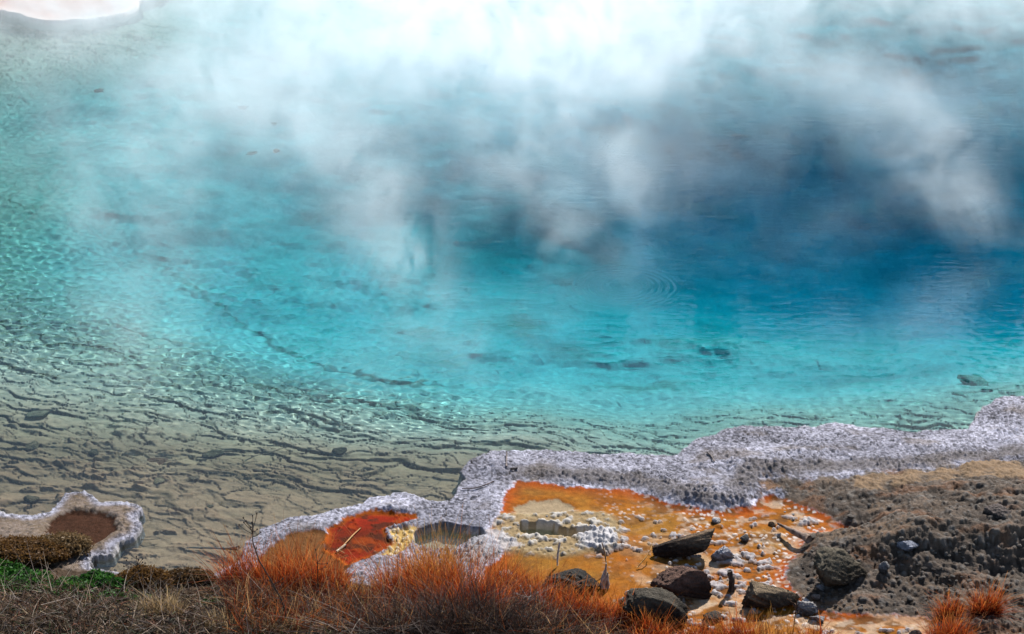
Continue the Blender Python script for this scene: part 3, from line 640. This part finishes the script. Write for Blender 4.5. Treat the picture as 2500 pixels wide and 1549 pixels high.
sunk(475, 1171, 30, 12, 'small oval stone on smooth bottom near the islet', 13, .9, (.2, .15, .1))
sunk(512, 1240, 20, 9, 'tiny dark pebble on the smooth sandy bottom', 14, .9)
sunk(830, 1108, 40, 28, 'dark lump wedged between flooded slab ledges', 15, .9, (.12, .1, .07))
sunk(245, 215, 48, 14, 'dark sunken log-like stone below the far shore shelf', 16, .6, (.08, .10, .10))
sunk(595, 260, 40, 14, 'dark blotch of rock under the steam in the far pool', 17, .6, (.08, .10, .10))
sunk(668, 290, 26, 12, 'small dark rock behind the nearer sunken rock in the far pool', 18, .6, (.08, .10, .10))
sunk(612, 362, 36, 18, 'dark rock under turquoise water left of the steam column', 19, .7, (.04, .05, .05))
sunk(672, 358, 30, 16, 'paired dark rock under turquoise water beside the steam column', 20, .7, (.04, .05, .05))
sunk(2390, 935, 120, 34, 'dark undercut slab under water near the right crust corner', 26, .5, (.30, .36, .30))
sunk(2340, 962, 50, 14, 'small dark slab below the undercut slab near the right corner', 27, .5, (.30, .36, .30))

# ------------------------------------------------------------------ wood and twigs
def tube(pts, rads, ns=7, wobble=.0, seed=0):
    pts = np.array(pts, float); n = len(pts); rads = np.broadcast_to(np.asarray(rads, float), (n,))
    T = np.gradient(pts, axis=0); T /= np.linalg.norm(T, axis=1)[:, None] + 1e-9
    ref = np.where(np.abs(T[:, 2:3]) > .9, np.array([[1., 0, 0]]), np.array([[0, 0, 1.]]))
    A = np.cross(T, ref); A /= np.linalg.norm(A, axis=1)[:, None]; B = np.cross(T, A)
    th = np.arange(ns) / ns * 2 * np.pi; r = np.random.default_rng(seed)
    rr = rads[:, None] * (1 + wobble * r.normal(size=(n, ns)))
    v = pts[:, None] + rr[..., None] * (np.cos(th)[None, :, None] * A[:, None] + np.sin(th)[None, :, None] * B[:, None])
    v = v.reshape(-1, 3); i = np.arange(n * ns).reshape(n, ns)
    f = np.stack([i[:-1], i[1:], np.roll(i[1:], -1, 1), np.roll(i[:-1], -1, 1)], -1).reshape(-1, 4).tolist()
    f.append(list(range(ns))[::-1]); f.append(list(range((n - 1) * ns, n * ns)))
    return v, f
def join(parts):
    V_ = []; F_ = []; n = 0
    for v, f in parts:
        V_.append(v); F_ += [[a + n for a in q] for q in f]; n += len(v)
    return np.concatenate(V_), F_
def spline(p, n):
    p = np.array(p, float); t_ = np.linspace(0, len(p) - 1, n); return np.stack([np.interp(t_, np.arange(len(p)), p[:, k]) for k in range(3)], -1)
def wood(name, parts, col, label, cat, group=None, origin=None, recv=False):
    v, f = join(parts); o_ = v.mean(0) if origin is None else np.array(origin)
    c = np.array(col) * (1 + .35 * rng.normal(size=(len(v), 1)))
    o = mesh_obj(name, v - o_, f, M['wood'], np.clip(c, .01, .7)); o.location = o_; tag(o, label, cat, group)
    if recv: o.cycles.is_caustics_receiver = True
    return o
def on(pp, dz=.008):
    out = []
    for a in pp:
        h = hit(a[0], a[1]); h[2] += dz + (a[2] if len(a) > 2 else 0); out.append(h)
    return out
a_, b_ = on([(1898, 1296), (1974, 1330)])
dw = spline([a_ + [0, 0, .035], (a_ + b_) / 2 + [0, 0, .03], b_ + [0, 0, .022]], 14)
wood('driftwood', [tube(dw, np.linspace(.006, .022, 14), 9, .16, 2)], (.24, .17, .13), 'weathered driftwood piece lying across orange mat', 'driftwood')
p = hit(1784, 1443); q = mpp(p)
wood('stub', [tube(spline([p - [0, 0, .03], p + [.003, .0, .06], p + [-.012, 0, .118]], 12), np.linspace(.019, .012, 12), 9, .15, 4)], (.05, .04, .035), 'dark burnt stub standing upright beside the blunt brown block', 'stub', origin=p)
p = hit(1475, 1436)
wood('broken_stub', [tube(spline([p + [dx, 0, -.03], p + [dx * .8, .0, .05], p + [dx * .5 + .008, .01, h]], 10), np.linspace(.015, .004, 10), 7, .2, k_) for k_, (dx, h) in enumerate(((-.014, .10), (0, .14), (.016, .085)))],
     (.48, .42, .36), 'pale splintered stub between two black boulders', 'stub', origin=p)
def twig(label, pts, r0, r1, col, name='twig', dz=.008, branches=()):
    w_ = on(pts, dz); parts = [tube(spline(w_, 4 * len(w_)), np.linspace(r0, r1, 4 * len(w_)), 5, .12, 3)]
    for br in branches:
        b2 = on(br, dz); parts.append(tube(spline(b2, 3 * len(b2)), np.linspace(r1, r1 * .6, 3 * len(b2)), 5, .12, 5))
    return wood(name, parts, col, label, 'twig')
twig('thin upright stick above the pale stub', [(1480, 1396, .03), (1476, 1390, .09), (1468, 1385, .14)], .004, .003, (.42, .25, .12))
twig('white crusted stick standing at the near edge of the orange pool', [(1360, 1385, .0), (1362, 1378, .06), (1366, 1372, .11)], .005, .006, (.55, .48, .42))
twig('curved dry stem arching over the orange mat left of the reddish boulder', [(1555, 1390, .0), (1575, 1378, .03), (1588, 1365, .05), (1592, 1352, .06)], .0035, .002, (.45, .24, .07))
twig('short upright dark stick on the grey crust', [(1236, 1142, .0), (1237, 1110, .012)], .006, .005, (.16, .13, .12))
twig('long bent twig lying across the crust at the inlet corner', [(1206, 1179), (1188, 1186), (1171, 1192), (1150, 1196), (1128, 1196)], .004, .003, (.13, .10, .09))
twig('short dark chip on the crust beside the upright stick', [(1246, 1149), (1264, 1146)], .008, .005, (.10, .08, .07))
twig('small curved twig on the broad crust shelf', [(1726, 1107), (1736, 1116), (1744, 1130)], .005, .004, (.15, .12, .11))
twig('pale split twig lying in the red pool', [(823, 1350), (842, 1332), (860, 1312), (882, 1291)], .004, .003, (.62, .33, .14), branches=[[(825, 1346), (842, 1354)]])
twig('short thick pale stick at the near rim of the red pool', [(822, 1350), (845, 1333)], .007, .006, (.60, .46, .33))
def uw(label, pts, r0, r1, col, name, cat):
    w_ = [np.array(G3(a, b, zz)) for a, b, zz in pts]
    return wood(name, [tube(spline(w_, 5 * len(w_)), np.linspace(r0, r1, 5 * len(w_)), 7, .12, 3)], col, label, cat, recv=True)
uw('long grey branch half sunk in the inlet beside the crust', [(457, 1347, -.05), (520, 1344, -.03), (582, 1338, .015)], .006, .013, (.17, .15, .12), 'branch', 'branch')
uw('forked drowned twig in the shallows above the inlet', [(597, 1146, -.10), (625, 1128, -.08), (654, 1121, -.07), (698, 1104, -.06)], .005, .003, (.22, .18, .12), 'submerged_twig', 'twig')
uw('curved drowned twig in front of the crust islet', [(335, 1330, -.06), (362, 1328, -.05), (392, 1325, -.05)], .005, .003, (.20, .15, .10), 'submerged_twig', 'twig')

# loose pebbles: knobs of white and dark sinter, told apart by nothing
peb = []
for k_ in range(5):
    v, f = rock_shape(200 + k_, (1, 1, .75), (0, .2, k_), 4, .2, icos(2)); peb.append((v, f))
def pebble_meshes(col, tagn):
    out = []
    for v, f in peb:
        o = mesh_obj('pebble', v, f, M['rock'], np.clip(np.array(col) * (1 + .5 * n3d(v, 3, 5))[:, None], .01, .8)); out.append(o.data); bpy.data.objects.remove(o)
    return out
PW = pebble_meshes((.56, .53, .50), 'w'); PD = pebble_meshes((.13, .11, .095), 'd'); PG = pebble_meshes((.27, .235, .20), 'g')
r4 = np.random.default_rng(12)
def scatter(n, box, size, meshes, label, group, test=None):
    k_ = 0
    while k_ < n:
        a, b = r4.uniform(box[0], box[2]), r4.uniform(box[1], box[3])
        if test is not None and not test(a, b): continue
        h = hit(a, b, 6); s_ = size[0] * (size[1] / size[0]) ** (r4.uniform() ** 1.6)
        o = bpy.data.objects.new('pebble', meshes[r4.integers(5)]); COL.objects.link(o)
        o.location = h + [0, 0, s_ * .1]; o.scale = (s_ * r4.uniform(.8, 1.3), s_, s_ * r4.uniform(.4, .8)); o.rotation_euler = (0, 0, r4.uniform(0, 6.28))
        tag(o, label, 'pebble', group); k_ += 1
def inpoly(pts, a, b):
    q = sdf(np.array(pts, float), np.array([[float(a)]]), np.array([[float(b)]])); return q[0, 0] > 0
scatter(30, (1500, 1235, 1960, 1500), (.006, .026), PW, 'small white sinter pebble lying on the orange mat', 'white pebbles on the orange mat', lambda a, b: inpoly(ORANGE, a, b) and fbm(np.array(a / 60.), np.array(b / 40.), 2, 5) > -.1)
scatter(100, (1900, 1330, 2480, 1545), (.012, .034), PD, 'dark wet pebble lying on the black gravel', 'dark pebbles on the gravel', lambda a, b: not inpoly(ORANGE, a, b))
scatter(12, (1190, 1260, 1520, 1360), (.006, .022), PW, 'pale pebble on the cream crust around the small pool', 'pale pebbles around the small pool', lambda a, b: not (inpoly(HOLE2, a, b) or inpoly(HOLE1, a, b)))

scatter(70, (1950, 1240, 2490, 1545), (.014, .042), PG, 'pale grey brown stone lying on the dark gravel', 'pale stones on the gravel', lambda a, b: not inpoly(ORANGE, a, b))
# ------------------------------------------------------------------ grass
def blades(base, dirs, length, width, bend, cols, K=4, side=None):
    """tapered ribbons. base (N,3), dirs (N,3) unit, bend (N,3) displacement at the tip, cols: (K+1) list of (N,3)"""
    N = len(base); t_ = np.linspace(0, 1, K + 1)
    if side is None:
        a = rng.uniform(0, 2 * np.pi, N); side = np.stack([np.cos(a), np.sin(a), 0 * a], -1)
    v = np.zeros((N, K + 1, 2, 3)); c = np.zeros((N, K + 1, 2, 3))
    for k_, u in enumerate(t_):
        pt = base + dirs * (length * u)[:, None] + bend * (u * u)
        wd = (width * (1 - .75 * u))[:, None] * side * .5
        v[:, k_, 0] = pt - wd; v[:, k_, 1] = pt + wd; c[:, k_, 0] = c[:, k_, 1] = cols[k_]
    i = np.arange(N * (K + 1) * 2).reshape(N, K + 1, 2)
    f = np.stack([i[:, :-1, 0], i[:, :-1, 1], i[:, 1:, 1], i[:, 1:, 0]], -1).reshape(-1, 4)
    return v.reshape(-1, 3), f, c.reshape(-1, 3)
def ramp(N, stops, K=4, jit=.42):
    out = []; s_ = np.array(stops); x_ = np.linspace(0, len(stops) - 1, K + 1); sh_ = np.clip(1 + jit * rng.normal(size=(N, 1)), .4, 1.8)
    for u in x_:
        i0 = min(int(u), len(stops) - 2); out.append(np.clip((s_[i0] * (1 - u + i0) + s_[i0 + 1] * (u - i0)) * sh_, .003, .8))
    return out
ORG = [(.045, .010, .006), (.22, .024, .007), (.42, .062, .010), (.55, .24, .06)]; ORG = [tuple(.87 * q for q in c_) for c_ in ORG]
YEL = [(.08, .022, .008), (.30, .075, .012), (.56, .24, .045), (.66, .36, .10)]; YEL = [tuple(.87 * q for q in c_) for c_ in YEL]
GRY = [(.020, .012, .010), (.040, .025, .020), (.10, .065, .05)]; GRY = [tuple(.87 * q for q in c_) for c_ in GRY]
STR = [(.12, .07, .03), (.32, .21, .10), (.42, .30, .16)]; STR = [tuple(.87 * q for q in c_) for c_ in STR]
def tuft(px, py, wpx, hpx, n, label, cols=ORG, cat='grass tuft', name='grass_tuft', group='orange grass tufts along the bottom', spread=.55, droop=.35, wid=.0034, lean=(0, 0), mat='blade', zmax=None, K=4):
    p = hit(px, py); q = mpp(p); Rr = wpx * q * .5; H = hpx * q / .82
    n = int(n * .85); a = rng.uniform(0, 2 * np.pi, n); r_ = np.sqrt(rng.uniform(0, 1, n)) * Rr * .85
    off = np.stack([np.cos(a) * r_, np.sin(a) * r_ * .6, 0 * a], -1)
    bz_ = land_z(p[0] + off[:, 0], p[1] + off[:, 1]) - p[2]; off[:, 2] = np.clip(bz_, -.08, .12) - .01
    tilt = np.abs(rng.normal(0, spread, n)); b = a + rng.normal(0, 1.5, n)
    d = np.stack([np.cos(b) * np.sin(tilt) + lean[0], np.sin(b) * np.sin(tilt) + lean[1], np.cos(tilt)], -1); d /= np.linalg.norm(d, axis=1)[:, None]
    ln = H * rng.uniform(.3, 1.18, n) * np.where(rng.uniform(0, 1, n) < .06, 1.25, 1) * (1 - .35 * (r_ / (Rr * .75 + 1e-6)) ** 2)
    bd_ = np.stack([d[:, 0] * ln * .5, d[:, 1] * ln * .5, -np.abs(rng.normal(0, droop, n)) * ln * (.3 + tilt)], -1) + rng.normal(0, .14, (n, 3)) * ln[:, None]
    v, f, c = blades(off, d, ln, np.full(n, wid) * rng.uniform(.7, 1.3, n), bd_, ramp(n, cols, K), K)
    o = mesh_obj(name, v, f, M[mat], c); o.location = p; tag(o, label, cat, group); return o
tuft(600, 1420, 150, 105, 900, 'sparse yellow orange tuft at the left end, over the inlet mouth')
tuft(700, 1435, 200, 125, 1500, 'dense orange tuft at the foot of the tall weed stalk')
tuft(795, 1440, 130, 110, 900, 'orange tuft below the near rim of the red pool')
tuft(890, 1462, 150, 90, 700, 'yellow tuft of arching blades in front of the red pool', YEL, spread=.9, droop=.8)
tuft(1000, 1470, 190, 140, 1500, 'broad reddish tuft left of the tallest tuft')
tuft(1060, 1420, 160, 120, 1100, 'tallest yellow-tipped tuft in front of the grey water pool', YEL)
tuft(1130, 1490, 240, 160, 2000, 'wide red-orange tuft with a dark skirt at the bottom centre')
tuft(1230, 1445, 150, 95, 1000, 'orange tuft beside the half hidden pale stone')
tuft(1320, 1480, 170, 100, 1200, 'red tuft left of the black boulder')
tuft(1420, 1500, 150, 85, 1000, 'short red tuft below the pale splintered stub')
tuft(1500, 1520, 160, 90, 1000, 'red orange tuft in front of the sloping boulder')
tuft(1590, 1560, 140, 75, 800, 'low red tuft at the corner of the sloping boulder')
tuft(1720, 1580, 150, 75, 800, 'low orange tuft at the bottom edge under the black stones')
tuft(1800, 1570, 150, 85, 800, 'orange tuft in front of the blunt brown block')
tuft(1890, 1580, 150, 75, 800, 'loose orange tuft left of the thin dark stalk', YEL)
tuft(1990, 1580, 130, 60, 600, 'last low orange tuft before the bare gravel')
GT = 'orange tufts on the right gravel'
tuft(2318, 1500, 70, 62, 700, 'small round red tuft on gravel, the left of a pair', group=GT)
tuft(2408, 1495, 84, 75, 900, 'upright orange tuft on gravel, the right of a pair', group=GT)
tuft(2315, 1562, 120, 80, 900, 'orange tuft at the bottom edge under the pair on gravel', group=GT)
tuft(395, 1500, 120, 62, 900, 'straw yellow tuft in the dry litter at left', STR, group='straw tufts in the litter')
tuft(690, 1545, 120, 45, 600, 'small straw tuft at the bottom edge near the stalk', STR, group='straw tufts in the litter')
tuft(540, 1530, 110, 50, 500, 'pale straw tuft between the litter and the dark brush', STR, group='straw tufts in the litter')
GB = 'dead grey brush along the bottom'
def brush(px, py, wpx, hpx, n, label, **k): return tuft(px, py, wpx, hpx, n, label, GRY, 'dead brush', 'dead_brush', GB, k.get('spread', .85), .5, .0030, k.get('lean', (0, 0)), 'stem')
brush(640, 1500, 240, 95, 700, 'grey brush at the foot of the tall weed stalk')
brush(830, 1520, 240, 90, 700, 'grey brush under the yellow arching tuft')
brush(985, 1560, 260, 140, 1500, 'thick dark brush left of the bottom centre')
brush(1150, 1560, 330, 190, 2600, 'thick dark brush under the wide red-orange tuft')
brush(1340, 1570, 260, 125, 1500, 'dark brush under the red tufts')
brush(1490, 1585, 200, 70, 500, 'thin brush at the bottom edge below the sloping boulder')
brush(450, 1540, 220, 60, 400, 'scraggly brush around the pale straw tuft')
brush(180, 1530, 300, 60, 420, 'sprawling twigs over the left litter')

# tall weed stalks
def stalk(label, pts, r0, r1, col, heads=0, seed=0):
    base = hit(*pts[0]); Y = base[1]; q = mpp(base); W_ = []
    for a, b in pts:
        s_ = (Y * cd - (base[2] - CAMH) * sd_) / FPX
        W_.append(base + np.array(((a - pts[0][0]) * s_, -.15 * (pts[0][1] - b) * s_, (pts[0][1] - b) * s_ / .95)))
    sp = spline(W_, 4 * len(W_)); root = bpy.data.objects.new('weed_stalk', None); COL.objects.link(root); root.location = base; tag(root, label, 'weed', 'tall dry weeds')
    v, f = tube(sp - base, np.linspace(r0, r1, len(sp)), 6, .1, seed)
    mesh_obj('stem', v, f, M['wood'], np.tile(np.array(col), (len(v), 1)), parent=root)
    r = np.random.default_rng(seed + 1); parts = []; tips = []
    for k_ in range(heads):
        i0 = r.integers(len(sp) // 3, len(sp)) if k_ > heads * .5 else len(sp) - 1 - r.integers(0, 3)
        d = np.array((r.normal(0, 1), r.normal(0, .6), r.uniform(.3, 1.2))); d /= np.linalg.norm(d); ln = r.uniform(.03, .075)
        pts_ = [sp[i0] - base, sp[i0] - base + d * ln * .5, sp[i0] - base + d * ln + [0, 0, .01]]
        parts.append(tube(spline(pts_, 6), np.linspace(r1, r1 * .5, 6), 4)); tips.append(pts_[-1])
    if parts:
        v, f = join(parts); mesh_obj('twigs', v, f, M['wood'], np.tile(np.array(col), (len(v), 1)), parent=root)
        vv, ff = icos(1); v, f = join([(vv * (.004, .004, .006) + t_, ff.tolist()) for t_ in tips])
        mesh_obj('seed_head', v, f, M['wood'], np.tile(np.array(col) * 1.3, (len(v), 1)), parent=root)
    return root
stalk('tallest thin dark weed stalk with a seed head against the grey crust', [(700, 1540), (701, 1486), (693, 1447), (669, 1382), (648, 1332), (638, 1278), (642, 1243)], .0045, .0022, (.055, .04, .032), 14, 3)
stalk('straight dark bare stalk left of the red pool', [(779, 1470), (780, 1400), (782, 1346)], .0038, .002, (.06, .035, .025), 5, 5)
stalk('thin dark stalk in front of the last orange tufts', [(1936, 1545), (1937, 1490), (1936, 1440)], .0035, .002, (.07, .04, .025), 6, 7)
stalk('branching dark weed beside the brown moss mound', [(320, 1420), (328, 1395), (340, 1372)], .004, .002, (.06, .04, .03), 12, 9)
stalk('leaning pale weed stalk in the dark brush', [(1255, 1545), (1278, 1480), (1295, 1440)], .0035, .0018, (.36, .29, .24), 5, 11)

# ------------------------------------------------------------------ moss, mounds, litter
def leaflets(base, size, cols, flat=.5, nrm=None):
    N = len(base); a = rng.normal(size=(N, 3)); a[:, 2] *= flat; a /= np.linalg.norm(a, axis=1)[:, None]
    b = rng.normal(size=(N, 3)); b -= (b * a).sum(1)[:, None] * a; b /= np.linalg.norm(b, axis=1)[:, None]
    s_ = size[:, None]; v = np.stack([base - a * s_, base + b * s_ * .55, base + a * s_, base - b * s_ * .55], 1)
    f = np.arange(N * 4).reshape(N, 4); return v.reshape(-1, 3), f, np.repeat(cols, 4, 0)
def mound(px, py, wpx, hpx, label, seed, dep_=.6, col=((.085, .042, .014), (.20, .105, .03))):
    p = hit(px, py); q = mpp(p); w_ = wpx * q; h_ = hpx * q / .8
    v, f = ICO4; v = v.copy(); nn = v.copy()
    v = v * (1 + .30 * n3d(v, 1.6, seed) + .18 * n3d(v, 5, seed + 2) + .05 * n3d(v, 14, seed + 4))[:, None]
    und = ss(.1, -.5, v[:, 2]) * ss(.2, -.6, v[:, 1]); v[:, 1] += .35 * und                # undercut foot on the near side
    v = v * np.array((w_ / 2, w_ * dep_ / 2, h_ * .75)); v[:, 2] += h_ * .2
    root = mesh_obj('moss_mound', v, f, M['bank'], np.clip(np.array(col[0]) * .6 * (1 + .6 * n3d(nn, 6, seed))[:, None], .004, .5)); root.location = p + np.array((0, w_ * dep_ * .3, 0))
    tag(root, label, 'moss mound', 'brown moss mounds')
    i = rng.choice(np.where(nn[:, 2] > -.25)[0], 5200); k_ = rng.uniform(0, 1, (len(i), 1)); cc = np.array(col[0]) * (1 - k_) + np.array(col[1]) * k_
    vv, ff, c_ = leaflets(v[i] + nn[i] * .006 + rng.normal(0, .006, (len(i), 3)), rng.uniform(.004, .010, len(i)), cc, 1)
    mesh_obj('moss', vv, ff, M['moss'], c_, parent=root)
    return root
mound(30, 1376, 240, 25, 'long brown moss mound overhanging a dark hollow at far left', 5, .5)
mound(345, 1446, 125, 36, 'small brown moss mound beside the inlet, with a dark hollow', 8, .6)
mound(145, 1352, 130, 22, 'low tan moss hump below the islet pool', 9, .6, ((.13, .08, .035), (.26, .17, .08)))
mound(455, 1428, 120, 16, 'flat dark moss hump at the water edge of the inlet', 12, .5, ((.05, .03, .015), (.16, .09, .035)))
def px_scatter(pts, n):
    P_ = np.array(pts, float); out = []
    while sum(len(o_) for o_ in out) < n:
        a = rng.uniform(P_[:, 0].min(), P_[:, 0].max(), n); b = rng.uniform(P_[:, 1].min(), P_[:, 1].max(), n)
        k_ = sdf(P_, a, b) > 0; out.append(np.stack([a[k_], b[k_]], -1))
    ab = np.concatenate(out)[:n]; X, Y = G(ab[:, 0], ab[:, 1], .16)
    return np.stack([X, Y, np.maximum(land_z(X, Y), .0)], -1)
def stuff(name, items, mat, label):
    V_ = []; F_ = []; C2 = []; n = 0
    for v, f, c in items: V_.append(v); F_.append(f + n); C2.append(c); n += len(v)
    o = mesh_obj(name, np.concatenate(V_), np.concatenate(F_), M[mat], np.concatenate(C2)); tag(o, label, None, None, 'stuff'); return o
def moss_patch(pts, n, hgt):
    b = px_scatter(pts, n); b[:, 2] += hgt * (.2 + .8 * rng.uniform(0, 1, n) ** .6) * np.clip(.6 + fbm(b[:, 0] * 8, b[:, 1] * 8, 3, 4), .1, 1.4)
    k_ = rng.uniform(0, 1, (n, 1)); c = np.array((.012, .05, .006)) * (1 - k_) + np.array((.055, .18, .022)) * k_
    return leaflets(b, rng.uniform(.006, .015, n), c, .5)
stuff('moss', [moss_patch([(-60, 1350), (40, 1352), (120, 1385), (150, 1420), (90, 1438), (-60, 1425)], 4200, .06), moss_patch([(195, 1392), (230, 1376), (305, 1388), (310, 1400), (285, 1430), (215, 1425)], 2600, .07),
               moss_patch([(140, 1400), (220, 1392), (230, 1430), (150, 1440)], 700, .05), moss_patch([(-60, 1400), (320, 1395), (380, 1450), (250, 1475), (-60, 1470)], 900, .05), moss_patch([(560, 1530), (600, 1525), (605, 1555), (550, 1555)], 260, .04), moss_patch([(495, 1455), (545, 1450), (540, 1475), (490, 1480)], 260, .03)], 'moss', 'bright green moss on the left bank')
LIT = [(-60, 1400), (130, 1425), (300, 1425), (480, 1425), (560, 1420), (620, 1440), (900, 1475), (1100, 1490), (1300, 1500), (1500, 1545), (1600, 1590), (1600, 1700), (-60, 1700)]
def litter(n, l0, l1, wd, palette, up, zs, poly_=LIT, K=3):
    b = px_scatter(poly_, n); a = rng.uniform(0, 2 * np.pi, n); t_ = np.abs(rng.normal(0, up, n))
    d = np.stack([np.cos(a) * np.cos(t_), np.sin(a) * np.cos(t_), np.sin(t_)], -1); ln = rng.uniform(l0, l1, n); b[:, 2] += rng.uniform(0, zs, n)
    pal = np.array(palette); cc = pal[rng.integers(0, len(pal), n)] * np.clip(1 + .35 * rng.normal(size=(n, 1)), .3, 2)
    sd2 = rng.normal(size=(n, 3)); 
    sd2 -= (sd2 * d).sum(1)[:, None] * d; sd2 /= np.linalg.norm(sd2, axis=1)[:, None]
    return blades(b, d, ln, np.full(n, wd) * rng.uniform(.6, 1.4, n), rng.normal(0, .25, (n, 3)) * ln[:, None], [np.clip(cc, .004, .7)] * (K + 1), K, sd2)
stuff('dry_litter', [litter(15000, .02, .08, .004, [(.06, .038, .024), (.11, .07, .04), (.035, .022, .016), (.20, .13, .065), (.13, .045, .02), (.03, .045, .012)], .45, .04),
                     litter(1500, .08, .22, .0026, [(.26, .2, .16), (.14, .1, .08), (.34, .27, .2)], .5, .05)], 'stem', 'matted dry grass litter over the left bank')
FIL = [(540, 1440), (800, 1455), (1000, 1470), (1250, 1475), (1480, 1530), (1560, 1600), (560, 1620)]
stuff('dry_grass', [litter(4200, .06, .20, .0034, [(.15, .028, .010), (.26, .075, .02), (.10, .05, .035), (.05, .022, .014), (.34, .20, .09)], .9, .06, FIL, 4)], 'blade', 'rusty dead grass between the tufts')
# twigs of the grass fringe, pale stems crossing in front

# ------------------------------------------------------------------ conifers behind the far shore: seen only as the dark reflection in the pool
def forest():
    r = np.random.default_rng(21); lv = []; lf_ = []; lc = []; n = 0
    for k_ in range(330):
        X = r.uniform(-30, 34); Y = r.uniform(38.5, 50); H = r.uniform(11.5, 13.5); m_ = 460
        u = r.uniform(.08, 1, m_) ** .8; a = r.uniform(0, 6.28, m_); rad = (1 - u) * H * .2 * r.uniform(.3, 1.1, m_) + .1
        b = np.stack([X + np.cos(a) * rad, Y + np.sin(a) * rad, u * H], -1)
        v, f, c_ = leaflets(b, r.uniform(.35, .75, m_), np.array((.022, .045, .022)) * r.uniform(.6, 1.5, (m_, 1)), .5)
        lv.append(v); lf_.append(f + n); lc.append(c_); n += len(v)
        t_ = np.array([(X - .16, Y, 0), (X + .16, Y, 0), (X + .03, Y, H), (X - .03, Y, H), (X, Y - .16, 0), (X, Y + .16, 0), (X, Y + .03, H), (X, Y - .03, H)])
        lv.append(t_); lf_.append(np.array([[0, 1, 2, 3], [4, 5, 6, 7]]) + n); lc.append(np.tile((.06, .045, .035), (8, 1))); n += 8
    o = mesh_obj('forest', np.concatenate(lv), np.concatenate(lf_), M['moss'], np.concatenate(lc), smooth=False); tag(o, 'dark conifer wood mirrored in the pool', None, None, 'stuff')
forest()
